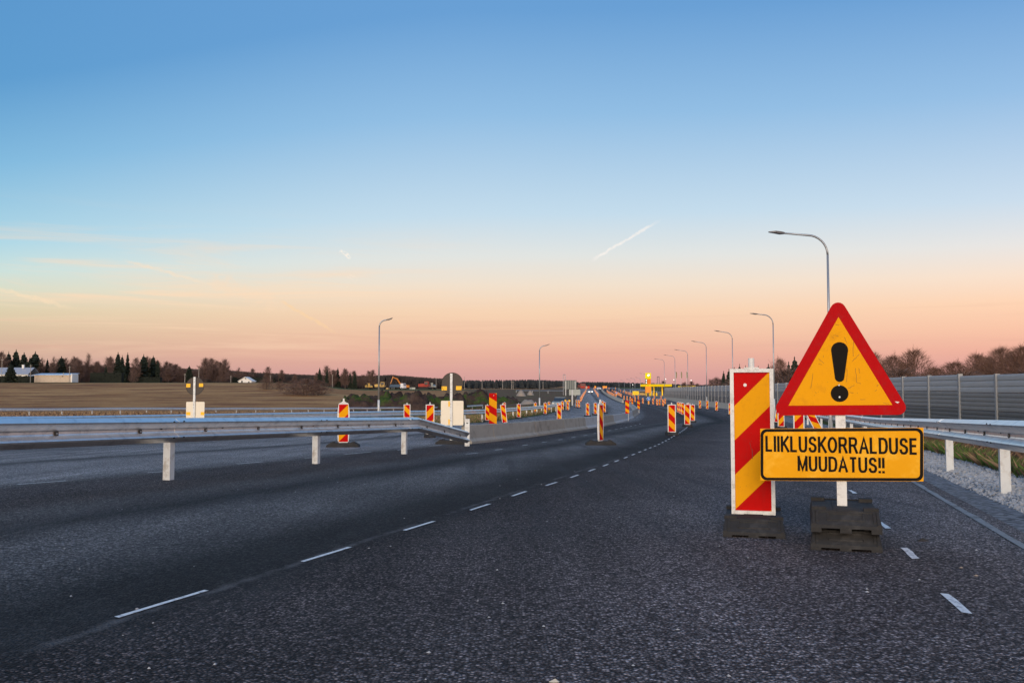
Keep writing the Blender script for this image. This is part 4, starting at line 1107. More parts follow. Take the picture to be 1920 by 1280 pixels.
# ------------------------------------------------------------------ trees
def bare_tree(H, spread, seed, depth=4, kids=5, twigm='twig', tw=.02, low=.25, trunk_r=None, fuzz=None):
    rnd = random.Random(seed); tb = MB(); cb = MB(); tr = trunk_r or H * .016
    def seg(b, p, q, r0, r1, n, mat): b.tube([p, q], [r0, r1], n, M[mat], cap=False)
    def grow(p, d, L, r, lev):
        q = p + d * L; bend = Vector((rnd.uniform(-.15, .15), rnd.uniform(-.15, .15), rnd.uniform(-.02, .12)))
        mid = p + d * L * .5 + bend * L * .25
        seg(cb, p, mid, r, r * .8, 3, twigm); seg(cb, mid, q, r * .8, r * .5, 3, twigm)
        if lev <= 0: return
        for k in range(kids + (1 if lev > 1 else 0)):
            s = rnd.uniform(.25, 1.0); st_ = p + (q - p) * s
            nd = (d + Vector((rnd.gauss(0, .45), rnd.gauss(0, .45), rnd.gauss(.16, .3))) * spread).normalized()
            grow(st_, nd, L * rnd.uniform(.45, .75), max(r * .5, tw * .5), lev - 1)
    hb = H * low
    tb.tube([(0, 0, -.3), (rnd.uniform(-.1, .1), 0, hb), (rnd.uniform(-.2, .2), 0, H * .62)], [tr, tr * .8, tr * .4], 6, M['bark'])
    n = 9
    for k in range(n):
        a = 2 * math.pi * k / n * 1.9 + rnd.uniform(-.4, .4); hgt = hb + (H * .6 - hb) * (k / n)
        up = .55 + .7 * k / n
        d = Vector((math.cos(a), math.sin(a), up)).normalized()
        grow(Vector((0, 0, hgt)), d, H * rnd.uniform(.20, .28) * (1 if spread >= 1 else .8), tr * .35, depth - 1)
    grow(Vector((0, 0, H * .58)), Vector((0, 0, 1)), H * .26, tr * .4, depth - 1)
    if fuzz:
        n_f, fl_, fw_, R0, zlo = fuzz
        for _ in range(n_f):
            a = rnd.uniform(0, 6.283); t = rnd.random() ** .7; el = rnd.random()
            zc = H * (zlo + (1 - zlo) * el); env = R0 * math.sin(math.pi * min(1, .18 + .80 * el)) ** .7 * (1 + .28 * noise.noise(Vector((math.cos(a) * 2 + seed, math.sin(a) * 2, el * 4))))
            rr = env * t; p = Vector((rr * math.cos(a), rr * math.sin(a), zc * (.98 + .06 * noise.noise(Vector((rr * .5, a, seed))))))
            d = Vector((math.cos(a) * t + rnd.gauss(0, .3), math.sin(a) * t + rnd.gauss(0, .3), .75 + rnd.gauss(0, .25))).normalized(); L = fl_ * rnd.uniform(.5, 1.4)
            sd = d.cross(Vector((rnd.gauss(0, 1), rnd.gauss(0, 1), rnd.gauss(0, 1)))).normalized() * fw_ * rnd.uniform(.6, 1.3)
            cb.poly([p - sd, p + sd, p + d * L], M[twigm])
    # normalise the height
    mz = max(v[2] for v in cb.v); k = H / mz
    cb.v = [(x * k, y * k, z * k) for x, y, z in cb.v]; tb.v = [(x * k, y * k, z * k) for x, y, z in tb.v]
    return tb.data('trunk'), cb.data('crown')
def conifer(H, W, seed, lay=17, n=15, ragged=.35, crownbase=.1):
    rnd = random.Random(seed); tb = MB(); cb = MB()
    tb.tube([(0, 0, -.3), (0, 0, H * .95)], [H * .014, .02], 5, M['bark'])
    for i in range(lay):
        t = i / (lay - 1); z = H * (crownbase + (1 - crownbase) * t); r = W * .5 * (1 - t) ** .62 * (.85 + .3 * rnd.random()) + .18
        for k in range(n):
            a = rnd.uniform(0, 6.283); rr = r * rnd.uniform(1 - ragged, 1.12)
            d = Vector((math.cos(a), math.sin(a), 0)); s = Vector((-math.sin(a), math.cos(a), 0))
            droop = rr * rnd.uniform(.15, .5); th = H / lay * rnd.uniform(.9, 1.7); wd = rr * .38 + .12
            base = Vector((0, 0, z)); tip = d * rr + Vector((0, 0, z - droop)); mid = d * rr * .55 + Vector((0, 0, z - droop * .2))
            cb.poly([base + Vector((0, 0, th * .4)), mid + s * wd, tip, mid - s * wd], M['conifer'])
            cb.poly([base + Vector((0, 0, th * .3)), tip + Vector((0, 0, th * .1)), tip - d * rr * .1 - Vector((0, 0, th * .45)), d * rr * .4 + Vector((0, 0, z - th * .7))], M['conifer'])
    return tb.data('trunk'), cb.data('crown')
TB = {}
TB['bigbare'] = [bare_tree(9, 1.15, s_, 4, 5, 'twigr', .022, .10, fuzz=(7000, .75, .016, 3.6, .12)) for s_ in (1, 2, 3)]
TB['bare'] = [bare_tree(13, .85, s_, 4, 4, 'twig', .07, .28, fuzz=(1100, 1.5, .055, 2.6, .22)) for s_ in (4, 5, 6, 12)]
TB['thin'] = [bare_tree(13, .85, s_, 4, 4, 'twig', .07, .30, fuzz=(420, 1.3, .05, 2.3, .35)) for s_ in (14, 15)]
TB['bushy'] = [bare_tree(8, 1.25, s_, 3, 5, 'twig', .05, .05, fuzz=(1300, 1.1, .055, 3.6, .03)) for s_ in (7, 8)]
TB['con'] = [conifer(13, 6.4, s_, 15, 18, .35) for s_ in (21, 22)] + [conifer(13, 4.6, 23, 16, 16, .3)]
TB['pine'] = [conifer(13, 6.2, 31, 12, 22, .55, .30), conifer(13, 6.8, 33, 10, 24, .6, .35)]
def tree(kind, px, Y, py_top, label, group, var=0, wscale=1.0, py_base=None, name=None):
    tr, cr = TB[kind][var % len(TB[kind])]
    H0 = {'bigbare': 9, 'bare': 13, 'thin': 13, 'bushy': 8, 'con': 13, 'pine': 13}[kind]
    if px > 1320: Y = max(Y, 24 / ((px - 960) / F - .1))
    X = XatY(px, Y); z = g(X, Y) - .1
    if py_base is not None: z = -1.9
    H = atY(px, py_top, Y).z - z; k = H / H0
    nm = name or {'bigbare': 'bare_tree', 'bare': 'bare_tree', 'thin': 'bare_tree', 'bushy': 'bare_shrub', 'con': 'fir_tree', 'pine': 'pine_tree'}[kind]
    rt = root(nm, (X, Y, z), label, 'shrub' if kind == 'bushy' else 'tree', group, rz=random.uniform(0, 6.28), scale=(k * wscale, k * wscale, k))
    put('trunk', tr, rt); put('crown', cr, rt); return rt
random.seed(5)
GL = 'trees at the edge of the brown field'; GR = 'trees behind the noise wall'
# left horizon
LT = [('bare', 3, 655, 1.2, 'tall bare tree at the outer edge of the field by the grey roofed house'),
 ('pine', 17, 661, .8, 'slim dark tree between the outermost bare tree and the house'),
 ('pine', 31, 657, .9, 'dark rounded tree just above the grey roofed house'),
 ('con', 46, 662, 1.1, 'broad dark tree right of the grey roofed house'),
 ('con', 57, 669, .6, 'narrow dark tree above the left end of the pale shed'),
 ('pine', 67, 661, 1.2, 'wide dark tree above the left half of the pale shed'),
 ('thin', 80, 667, .8, 'bare tree above the middle of the pale shed'),
 ('con', 90, 673, .6, 'narrow fir above the middle of the pale shed'),
 ('thin', 102, 665, .8, 'thin bare tree left of the big fir at the shed'),
 ('con', 116, 669, 1.3, 'big dark fir behind the right end of the pale shed'),
 ('bare', 150, 672, 1.2, 'low wide bare tree right of the pale shed'),
 ('thin', 167, 660, .75, 'lone tall slender bare tree right of the shed'),
 ('bare', 181, 680, 1.1, 'low bare tree over the first dark hedge'),
 ('con', 200, 686, .7, 'small fir over the middle of the first dark hedge'),
 ('thin', 208, 663, .7, 'pale thin bare tree left of the tall dark firs'),
 ('con', 222, 661, .8, 'tallest dark fir of the middle group'),
 ('con', 230, 667, .7, 'fir leaning on the tallest one of the middle group'),
 ('con', 240, 662, .7, 'slender fir right of the tallest one'),
 ('bare', 256, 667, .9, 'bare tree between the slender fir and the broad pine'),
 ('pine', 270, 666, 1.0, 'broad dark pine over the second hedge'),
 ('pine', 288, 668, .8, 'loose crowned pine right of the broad one'),
 ('con', 297, 676, .6, 'small fir at the right foot of the loose crowned pine'),
 ('bare', 317, 687, 1.7, 'wide low brown tree left of the first round sign back'),
 ('bare', 338, 684, 1.0, 'low brown bare tree just left of the first round sign back'),
 ('con', 356, 686, 1.2, 'dark fir directly above the first round sign back'),
 ('bare', 384, 673, 1.1, 'big brown bare tree right of the first round sign back'),
 ('bare', 401, 680, 1.4, 'wide brown bare tree in the middle of the brown group'),
 ('bare', 421, 679, 1.0, 'brown bare tree at the right end of the brown group'),
 ('thin', 449, 686, .9, 'single bare tree behind the small white house'),
 ('con', 600, 690, 1.0, 'left dark fir of the small clump before the lamp post'),
 ('con', 614, 693, .7, 'second dark fir of the small clump before the lamp post'),
 ('bare', 625, 690, 1.2, 'bare tree between the firs of the small clump'),
 ('con', 634, 690, .9, 'pointed fir in the middle of the small clump'),
 ('bare', 648, 693, 1.3, 'bare tree right of the pointed fir in the small clump'),
 ('con', 657, 697, .6, 'small fir in the right part of the small clump'),
 ('con', 666, 695, .8, 'last fir of the small clump before the lamp post'),
 ('bare', 681, 700, 1.2, 'low bare tree just left of the lamp post over the field')]
for i, (k, px, top, ws_, lab) in enumerate(LT):
    Yt = 385 + (px if px < 440 else 440) * .28 + random.uniform(-6, 6) + (160 if px > 590 else 0)
    tree(k, px, Yt, top, lab, GL, i, ws_)
GB2 = 'ordinary bare trees filling the left tree line'
for i in range(90):
    a_, b_ = random.choice(((-60, 20), (0, 110), (60, 190), (140, 190), (205, 300), (205, 300), (310, 345), (378, 432), (470, 600), (600, 700)))
    px = random.uniform(a_, b_); top = random.uniform(664, 688) + max(0, px - 330) * .035 + (8 if px > 468 else 0)
    tree('bare', px, 425 + px * .3 + random.uniform(-10, 20) + (120 if px > 468 else 0), top, 'ordinary brown bare tree in the filled middle of the left tree line', GB2, i, 1.05)
for i in range(60):              # low brown brush between them: all of one kind
    px = random.uniform(-60, 470)
    tree('bushy', px, 425 + random.uniform(-12, 30) + max(px, 0) * .25, random.uniform(688, 700) + (6 if px > 420 else 0), 'low brown leafless shrub in the continuous brush along the field edge', 'brown brush along the field edge', i, 1.6)
for i, (px, Y, top, ws_, lab) in enumerate(((501, 290, 706, 1.7, 'round brown shrub right of the small white house'), (551, 262, 709, 2.2, 'wide brown shrub, left of three at the field edge'),
        (575, 258, 707, 2.3, 'wide brown shrub, middle of three at the field edge'), (598, 262, 709, 2.2, 'wide brown shrub, right of three at the field edge'), (526, 290, 713, 2.0, 'low brown shrub between the white house and the three wide ones'),
        (252, 380, 690, .9, 'pale yellowish shrub between the two dark hedges'))):
    tree('bushy', px, Y, top, lab, 'shrubs in the field', i, ws_)
for px, top, lab in ((514, 708, 'small dark conifer bush right of the round brown shrub'), (526, 708, 'second small dark conifer bush at the field edge'), (22, 683, 'dark fir in front of the grey roofed house')):
    tree('con', px, 350, top, lab, 'dark garden conifers', 0, 1.7)
# right side behind the wall
RT = [('bigbare', 1915, 92, 634, 1.1, 'bare tree at the right edge of the picture above the noise wall'), ('bigbare', 1876, 96, 641, 1.0, 'tall bare tree second from the right edge'),
 ('bigbare', 1832, 104, 654, 1.0, 'dense bare tree with dark twig clumps above the noise wall'), ('bigbare', 1788, 100, 668, 1.4, 'low wide bare tree above the stepped wall post'),
 ('bigbare', 1752, 106, 682, 1.2, 'lowest bare tree in the gap right of the round crown'), ('bigbare', 1712, 100, 645, 1.05, 'large round bare crown right of the warning triangle'),
 ('bigbare', 1672, 104, 655, 1.0, 'bare tree right beside the edge of the warning triangle'), ('bigbare', 1632, 108, 650, 1.0, 'bare tree mostly hidden behind the warning triangle'), ('bigbare', 1850, 110, 660, 1.2, 'bare tree filling the gap between the tall right ones'),
 ('bigbare', 1900, 112, 655, 1.2, 'bare tree behind the rightmost ones'), ('bigbare', 1590, 120, 664, 1.0, 'bare tree behind the middle of the warning triangle'),
 ('bigbare', 1552, 120, 668, 1.0, 'bare tree behind the upper half of the warning triangle'), ('bigbare', 1520, 122, 664, .9, 'bare tree left of the warning triangle slope'),
 ('con', 1489, 118, 671, .8, 'dark fir left of the warning triangle'), ('con', 1478, 122, 680, .8, 'darker small fir beside the one left of the triangle'), ('bigbare', 1462, 126, 662, .7, 'pale bare tree right of the second street lamp'),
 ('con', 1440, 130, 684, .8, 'fir peeping out behind the top of the large worn board'), ('con', 1421, 134, 688, .7, 'small fir left of the stub of the large worn board'), ('con', 1397, 140, 687, .55, 'small pointed fir, second left of the large worn board stub'),
 ('con', 1386, 140, 684, .5, 'small pointed fir above the frame corner of the large worn board'), ('con', 1356, 150, 697, .8, 'dark fir at the left end of the fir group behind the wall'), ('con', 1366, 146, 693, .8, 'dark fir second in the fir group behind the wall'),
 ('con', 1376, 144, 690, .8, 'dark fir third in the fir group behind the wall'), ('bare', 1342, 170, 703, 1.0, 'pale bare tree right of the fourth street lamp'), ('bare', 1333, 176, 707, 1.0, 'low bare tree beside the fourth street lamp'),
 ('bare', 1296, 260, 712, 1.2, 'bare tree above the small yellow roof'), ('bare', 1282, 270, 714, 1.2, 'bare tree behind the flags'), ('bare', 1307, 250, 716, 1.2, 'low bare tree right of the small yellow roof'), ('bare', 1243, 330, 711, .9, 'bare tree behind the station canopy')]
for i, (k, px, Y, top, ws_, lab) in enumerate(RT):
    t_ = tree(k, px, Y, top, lab, GR, i, ws_, py_base=732 + 2.6 / Y * F)
for i in range(26):
    px = 1350 + i * 24 + random.uniform(-8, 8)
    tree('bushy', px, 84 + random.uniform(0, 20) + max(0, 1700 - px) * .12, 692 + random.uniform(-10, 8) + (8 if px < 1460 else 0), 'low leafless shrub in the thicket just above the noise wall', 'thicket behind the noise wall', i, 1.9, py_base=732 + 2.6 / 100 * F)
# far woods: one mass each
def far_wood(name, pts, n, mat, label, hw, hgt, depth, bare=False):
    rnd = random.Random(hash(label) % 1000 if False else len(label)); b = MB()
    for i in range(n):
        t = rnd.random(); k = int(t * (len(pts) - 1)); f = t * (len(pts) - 1) - k; p, q = pts[k], pts[k + 1]
        px = p[0] + (q[0] - p[0]) * f; Y = p[1] + (q[1] - p[1]) * f; top = p[2] + (q[2] - p[2]) * f
        Y2 = Y + rnd.uniform(0, depth); X = XatY(px, Y2); z = g(X, Y2) - .5
        top2 = top + abs(rnd.gauss(0, 1.6)) - 1.0
        H = atY(px, top2, Y).z * (1 + (Y2 - Y) / Y * .0) - z + (Y2 - Y) * .012; Wd = hw * rnd.uniform(.6, 1.3)
        if bare:
            for _ in range(26):
                a = rnd.uniform(0, 6.283); rr = Wd * rnd.uniform(.2, 1); zz_ = z + H * rnd.uniform(.1, .86); h2 = H * rnd.uniform(.14, .30)
                x1 = X + rr * math.cos(a); y1 = Y2 + rr * math.sin(a)
                b.poly([(x1 - Wd * .10, y1, zz_), (x1 + Wd * .10, y1 + .3, zz_), (x1 + rnd.uniform(-.3, .3) * Wd, y1, min(zz_ + h2, z + H))], mat)
            b.tube([(X, Y2, z), (X, Y2, z + H * .95)], [.25, .08], 3, mat, cap=False)
        else:
            L = 4
            for j in range(L):
                z0_ = z + H * (.15 + .8 * j / L); z1_ = z0_ + H * .34 if j < L - 1 else z + H; r = Wd * (1 - j / L * .8) * rnd.uniform(.8, 1.1); s0 = rnd.uniform(0, 1)
                vs = [(X + r * math.cos(s0 + a * 1.2566) * rnd.uniform(.75, 1.15), Y2 + r * math.sin(s0 + a * 1.2566), z0_ + rnd.uniform(-.4, .3)) for a in range(5)] + [(X, Y2, min(z1_, z + H))]
                b.mesh(vs, [(a, (a + 1) % 5, 5) for a in range(5)], mat)
            b.tube([(X, Y2, z), (X, Y2, z + H * .3)], [.25, .2], 3, mat, cap=False)
    return tag(b.build(name), label, 'woodland', kind='stuff')
far_wood('leafless_wood', [(-80, 560, 682), (150, 560, 684), (300, 600, 688), (400, 640, 690), (470, 680, 697), (560, 760, 701), (640, 800, 704), (700, 850, 704), (735, 850, 702), (790, 880, 707), (860, 950, 711)], 1900, M['farwood'], 'distant brownish leafless wood on the left horizon', 4.5, 10, 90, True)
far_wood('conifer_wood', [(620, 1000, 712), (830, 1100, 712.5), (900, 1100, 712.5), (990, 1080, 711.5), (1040, 1080, 713), (1080, 1120, 716), (1150, 1150, 716.5), (1230, 1000, 719), (1300, 800, 722), (1380, 700, 722), (1500, 600, 716)], 1500, M['fardark'], 'distant dark conifer wood along the horizon', 4.0, 14, 110)

# hedges
def hedge(px0, px1, Y, py0, py1, label):
    a = atY(px0, py1, Y); c_ = atY(px1, py0, Y); rnd = random.Random(int(px0) + 5); b = MB(); D = 3.0
    n = int((c_.x - a.x) * 26)
    for i in range(min(n, 2600)):
        x = rnd.uniform(a.x, c_.x); y = Y + rnd.uniform(-D / 2, D / 2); z = rnd.uniform(a.z - .5, c_.z - .15 + .25 * noise.noise(Vector((x * .4, 0, 0))))
        s = rnd.uniform(.18, .42); u = Vector((rnd.gauss(0, 1), rnd.gauss(0, 1), rnd.gauss(0, 1))).normalized() * s; v = u.orthogonal().normalized() * s * .7
        c0 = Vector((x, y, z)) - Vector((a.x, Y, a.z)); b.poly([c0 - u, c0 - v, c0 + u, c0 + v], M['hedge'])
    b.box(((c_.x - a.x) / 2, 0, (c_.z - a.z) / 2 - .4), (c_.x - a.x - .4, D - .8, c_.z - a.z), M['hedge'])
    tag(b.build('hedge', None, (a.x, Y, a.z)), label, 'hedge', 'clipped dark hedges at the field edge')
hedge(-20, 65, 368, 703.5, 714.5, 'dark hedge in front of the grey roofed house'); hedge(170, 231, 380, 697, 715, 'tall dark hedge right of the shed'); hedge(252, 303, 384, 705, 716, 'lower dark hedge right of the tall one')
hedge(436, 500, 520, 706, 718.5, 'dark hedge behind the small white house')

# ------------------------------------------------------------------ buildings on the left
def gable_house(px0, px1, Y, py_ridge, py_eave, py_base, depth, label, wallm, roofm, axis='x', wins=(), name='house', chimney=None):
    a = atY(px0, py_base, Y); c_ = atY(px1, py_eave, Y); W = c_.x - a.x; he = c_.z - a.z; hrg = atY(px0, py_ridge, Y).z - a.z
    rt = root(name, (a.x, Y, a.z - .3), label, 'house'); b = MB(); e = .3
    if axis == 'y':      # gable towards the road
        b.prism([(0, 0), (W, 0), (W, he + e), (W / 2, hrg + e), (0, he + e)], 0, depth, M[wallm]); b.build('wall', rt)
        for s_ in (0, 1):
            b = MB(); x0 = -.4 if s_ == 0 else W + .4; b2 = he + e - .25
            vs = [(x0, -.5, b2), (W / 2, -.5, hrg + e + .06), (W / 2, depth + .5, hrg + e + .06), (x0, depth + .5, b2)]
            vs += [(v[0], v[1], v[2] + .18) for v in vs]
            b.mesh(vs, [(0, 1, 2, 3), (7, 6, 5, 4), (0, 4, 5, 1), (1, 5, 6, 2), (2, 6, 7, 3), (3, 7, 4, 0)], M[roofm]); b.build('roof', rt)
    else:
        b.box((W / 2, depth / 2, (he + e) / 2), (W, depth, he + e), M[wallm]); b.build('wall', rt)
        b = MB(); vs = []
        for x in (-.4, W + .4):
            for (y, z) in ((-.5, he + e), (depth / 2, hrg + e), (depth + .5, he + e)): vs.append((x, y, z)); vs.append((x, y, z + .15))
        b.mesh(vs, [(0, 6, 8, 2), (1, 3, 9, 7), (2, 8, 10, 4), (3, 5, 11, 9), (0, 1, 7, 6), (4, 10, 11, 5), (0, 2, 3, 1), (2, 4, 5, 3), (6, 7, 9, 8), (8, 9, 11, 10)], M[roofm]); rf = b.build('roof', rt)
        if chimney:
            b = MB(); b.box((W * chimney, depth / 2 - .8, hrg + .8), (.8, .8, 1.6), M['wallw']); b.build('chimney', rf)
    for (u0, u1, v0, v1) in wins:
        b = MB(); b.box((W * (u0 + u1) / 2, -.02, (v0 + v1) / 2 + e), (W * (u1 - u0) + .2, .1, v1 - v0 + .2), M['whitep']); wf = b.build('window', rt)
        b = MB(); b.box((W * (u0 + u1) / 2, -.06, (v0 + v1) / 2 + e), (W * (u1 - u0), .06, v1 - v0), M['glass']); b.build('pane', wf)
    return rt
gable_house(447, 471.5, 500, 707, 714, 720, 8, 'small white house with its gable facing the field', 'wallw', 'wallw', 'y', ((.20, .34, .3, 2.0), (.48, .60, 2.9, 3.6), (.74, .86, .6, 1.6)))
gable_house(-12, 52, 372, 689, 702, 712, 9, 'house with a pale grey metal roof and chimney behind the hedge', 'wallw', 'roofg', 'x', ((.3, .38, .8, 1.8), (.6, .68, .8, 1.8)), chimney=.72)
# long shed with mono-pitch roof
a = atY(64, 716.5, 362); c_ = atY(134, 703, 362); W = c_.x - a.x; he = c_.z - a.z
sh = root('shed', (a.x, 362, a.z), 'long pale brick shed with a bluish metal roof', 'shed')
b = MB(); b.box((W / 2, 3, he / 2), (W, 6, he), M['brickw']); b.build('wall', sh)
b = MB(); vs = [(-.5, -.5, he), (W + .3, -.5, he), (W + .3, 6.4, he + .75), (-.5, 6.4, he + .75)]; vs += [(x, y, z + .12) for x, y, z in vs]
b.mesh(vs, [(3, 2, 1, 0), (4, 5, 6, 7), (0, 1, 5, 4), (1, 2, 6, 5), (2, 3, 7, 6), (3, 0, 4, 7)], M['roofm']); b.build('roof', sh)
b = MB(); b.box((W + .3, 2, he / 2 + .3), (.5, 5, he + .5), M['wallw']); b.build('side_wall', sh)
b = MB(); b.box((W * .76, -.03, he * .82), (.6, .08, .35), M['glass']); b.build('window', sh)
b = MB(); b.tube([(W * .7, 2.5, he + .4), (W * .7, 2.5, he + .95)], .25, 8, M['greyp']); b.build('roof_vent', sh)
# utility poles
for px, Y, t0, lab in ((5, 372, 672, 'wooden utility pole at the outer edge by the house'), (59, 358, 683, 'wooden utility pole between the house and the shed'), (132, 358, 686, 'wooden utility pole at the right end of the shed'),
                   (348, 400, 700, 'wooden utility pole left of the first round sign back'), (374, 420, 690, 'wooden utility pole right of the first round sign back'), (434, 480, 704, 'wooden utility pole left of the white house'),
                   (508, 480, 703, 'wooden utility pole above the round shrub'), (624, 520, 702, 'wooden utility pole in the small clump'), (818, 600, 707, 'tall thin pole left of the second round sign back'), (871, 600, 706, 'tall thin pole right of the second round sign back'),
                   (904, 560, 713, 'thin pole above the striped plate'), (942.5, 520, 713.5, 'pale lamp post in front of the far conifers'), (959, 520, 714, 'left one of two thin poles before the far conifers'), (962, 540, 714, 'right one of two thin poles before the far conifers'), (1018, 520, 715, 'thin pole right of the middle street lamp')):
    base = gh(px, 729) if False else None
    X = XatY(px, Y); z = g(X, Y); H = atY(px, t0, Y).z - z
    b = MB(); b.tube([(0, 0, 0), (0, 0, H)], [.16, .10], 6, M['wood']); rt = root('utility_pole', (X, Y, z), lab, 'utility pole', 'poles on the left horizon'); b.build('pole', rt)
    b = MB(); b.box((0, 0, H - .5), (1.1, .1, .1), M['wood']); b.build('crossarm', rt)

# ------------------------------------------------------------------ dirt mounds and sand heaps
def mound(px0, px1, Y, py_top, py_base, D, label, mat, rough, seed, cat='dirt mound', name='dirt_mound', bumps=3.0, group=None):
    if Y is None: Y = gh((px0 + px1) / 2, py_base).y
    a = atY(px0, py_base, Y); c_ = atY(px1, py_top, Y); W = c_.x - a.x; H = c_.z - a.z + .6; nx, ny = max(14, int(W / .45)), 22
    nx = min(nx, 150); vs = []; fs = []
    for j in range(ny + 1):
        for i in range(nx + 1):
            u, v = i / nx, j / ny; x = u * W; y = (v - .5) * D
            prof = max(0, 1 - (2 * v - 1) ** 2) ** .8 * min(1, sm(u * bumps) * 1.0, sm((1 - u) * bumps))
            nse = .55 * noise.fractal(Vector((x * .32 + seed, y * .32, seed)), 1.0, 2.0, 5) + .7 * noise.fractal(Vector((x * .9 + seed, y * .9, seed)), 1.0, 2.0, 4)
            z = H * prof * (1 + rough * nse) + rough * .35 * nse * prof
            vs.append((x, y, z - .6))
    for j in range(ny):
        for i in range(nx):
            k = j * (nx + 1) + i; fs.append((k, k + 1, k + nx + 2, k + nx + 1))
    b = MB(); b.mesh(vs, fs, mat); o = b.build(name, None, (a.x, Y, a.z), smooth=True)
    return tag(o, label, cat, group)
def mound_mat():
    m = bpy.data.materials.new('turned_soil_with_weeds'); m.use_nodes = True; t = m.node_tree; t.nodes.clear(); b = NB(t)
    P = b.n('ShaderNodeNewGeometry').outputs['Position']; n1 = b.noise(P, .5, 7, .7); n2 = b.noise(P, 2.2, 5, .7)
    c = b.ramp(n1, [(.3, (.035, .022, .018)), (.5, (.06, .040, .033)), (.7, (.10, .07, .055))])
    c = b.mix(b.smooth(b.noise(P, .22, 5, .7), .48, .60), c, b.ramp(n2, [(.3, (.025, .045, .012)), (.7, (.075, .12, .025))]))
    p = b.n('ShaderNodeBsdfPrincipled'); b.link(c, p.inputs['Base Color']); p.inputs['Roughness'].default_value = .95; p.inputs['Specular IOR Level'].default_value = .1
    bn = b.n('ShaderNodeBump'); bn.inputs['Distance'].default_value = .25; b.link(b.noise(P, 1.6, 8, .75), bn.inputs['Height']); b.link(bn.outputs[0], p.inputs['Normal'])
    o = b.n('ShaderNodeOutputMaterial'); b.link(p.outputs[0], o.inputs[0]); return m
M['mound'] = mound_mat()
GM = 'weedy mounds of turned soil beyond the far guardrail'
mound(630, 732, 172, 744, 768, 9, 'weedy dark dirt mound behind the lamp post over the field', M['mound'], .55, 1.0, bumps=6, group=GM)
mound(700, 812, 168, 741, 768, 9, 'longest dark dirt mound between the lamp post and the round sign back', M['mound'], .55, 6.0, bumps=8, group=GM)
mound(780, 880, 175, 742, 766, 9, 'greener dirt mound directly behind the second round sign back', M['mound'], .55, 11.0, bumps=7, group=GM)
mound(858, 925, 190, 738, 760, 10, 'dark dirt mound right of the second round sign back', M['mound'], .5, 17.0, bumps=5, group=GM)
mound(905, 990, 215, 745, 760, 12, 'low flat dirt mound above the leaning board', M['mound'], .5, 23.0, group=GM)
mound(963, 991, None, 731.5, 741.5, 9, 'larger sand heap left of the middle street lamp', M['sand'], .25, 31.0, 'sand heap', 'sand_heap', 2.0, 'sand heaps on the building site')
mound(984, 1005, None, 732, 740, 8, 'smaller sand heap beside the middle street lamp', M['sand'], .25, 37.0, 'sand heap', 'sand_heap', 2.0, 'sand heaps on the building site')
mound(968, 1012, None, 750, 757, 10, 'flat strip of pale sand below the two heaps', M['sand'], .3, 41.0, 'sand heap', 'sand_heap', 2.5, 'sand heaps on the building site')

# ------------------------------------------------------------------ vehicles and machines
def wheels(rt, pts, r, w_=.3, ax='x'):
    for (x, y) in pts:
        b = MB(); b.tube([(x - w_ / 2, y, r), (x + w_ / 2, y, r)] if ax == 'x' else [(x, y - w_ / 2, r), (x, y + w_ / 2, r)], r, 12, M['tyre'])
        wh = b.build('wheel', rt); b = MB()
        b.tube([(x - w_ / 2 - .01, y, r), (x + w_ / 2 + .01, y, r)] if ax == 'x' else [(x, y - w_ / 2 - .01, r), (x, y + w_ / 2 + .01, r)], r * .55, 8, M['greyp']); b.build('rim', wh)
def lathe_side(b, prof, w_, mat):   # side profile in (y,z) extruded over x
    n = len(prof); vs = [(-w_ / 2, y, z) for y, z in prof] + [(w_ / 2, y, z) for y, z in prof]
    b.mesh(vs, [tuple(range(n)), tuple(reversed(range(n, 2 * n)))] + [(i, n + i, n + (i + 1) % n, (i + 1) % n) for i in range(n)], mat)
def car(X, Y, label, paint='whitep', lights=True, rz=0.0, z=None):
    rt = root('parked_car' if not lights else 'car', (X, Y, (hr(Y) - TILT * Y) if z is None else z), label, 'car', rz=rz)
    b = MB(); lathe_side(b, [(-2.2, .25), (-2.25, .55), (-2.1, .82), (-1.1, .95), (1.7, 1.0), (2.15, .9), (2.2, .3)], 1.78, M[paint]); b.build('body', rt)
    b = MB(); lathe_side(b, [(-1.15, .95), (-.45, 1.45), (1.1, 1.46), (1.8, 1.0)], 1.5, M['glass']); b.build('windows', rt)
    b = MB(); lathe_side(b, [(-.42, 1.452), (-.4, 1.50), (1.05, 1.51), (1.1, 1.462)], 1.46, M[paint]); b.build('roof', rt)
    for s_ in (-1, 1):
        b = MB(); b.box((s_ * .66, -2.22, .66), (.30, .12, .15), M['headl'] if lights else M['white']); b.build('headlight', rt)
    b = MB(); b.box((0, -2.25, .42), (1.0, .04, .16), M['black']); b.build('grille', rt)
    wheels(rt, [(-.8, -1.35), (.8, -1.35), (-.8, 1.35), (.8, 1.35)], .32, .22)
    return rt
car(XatY(1106, 385), 385, 'oncoming white car with its headlights on between two lines of boards', z=None)
c2 = car(XatY(1050, 128), 128, 'silver parked car beyond the end of the second guardrail', 'greyp', False, rz=R(-12))
c3 = car(XatY(1205, 305), 305, 'pale yellow car left of the filling station pylon', 'yellowp', False, rz=R(85))
c4 = car(XatY(1122, 425), 425, 'white van shaped car at the crest right of the oncoming car', 'whitep', False, z=atY(1122, 730.5, 425).z)
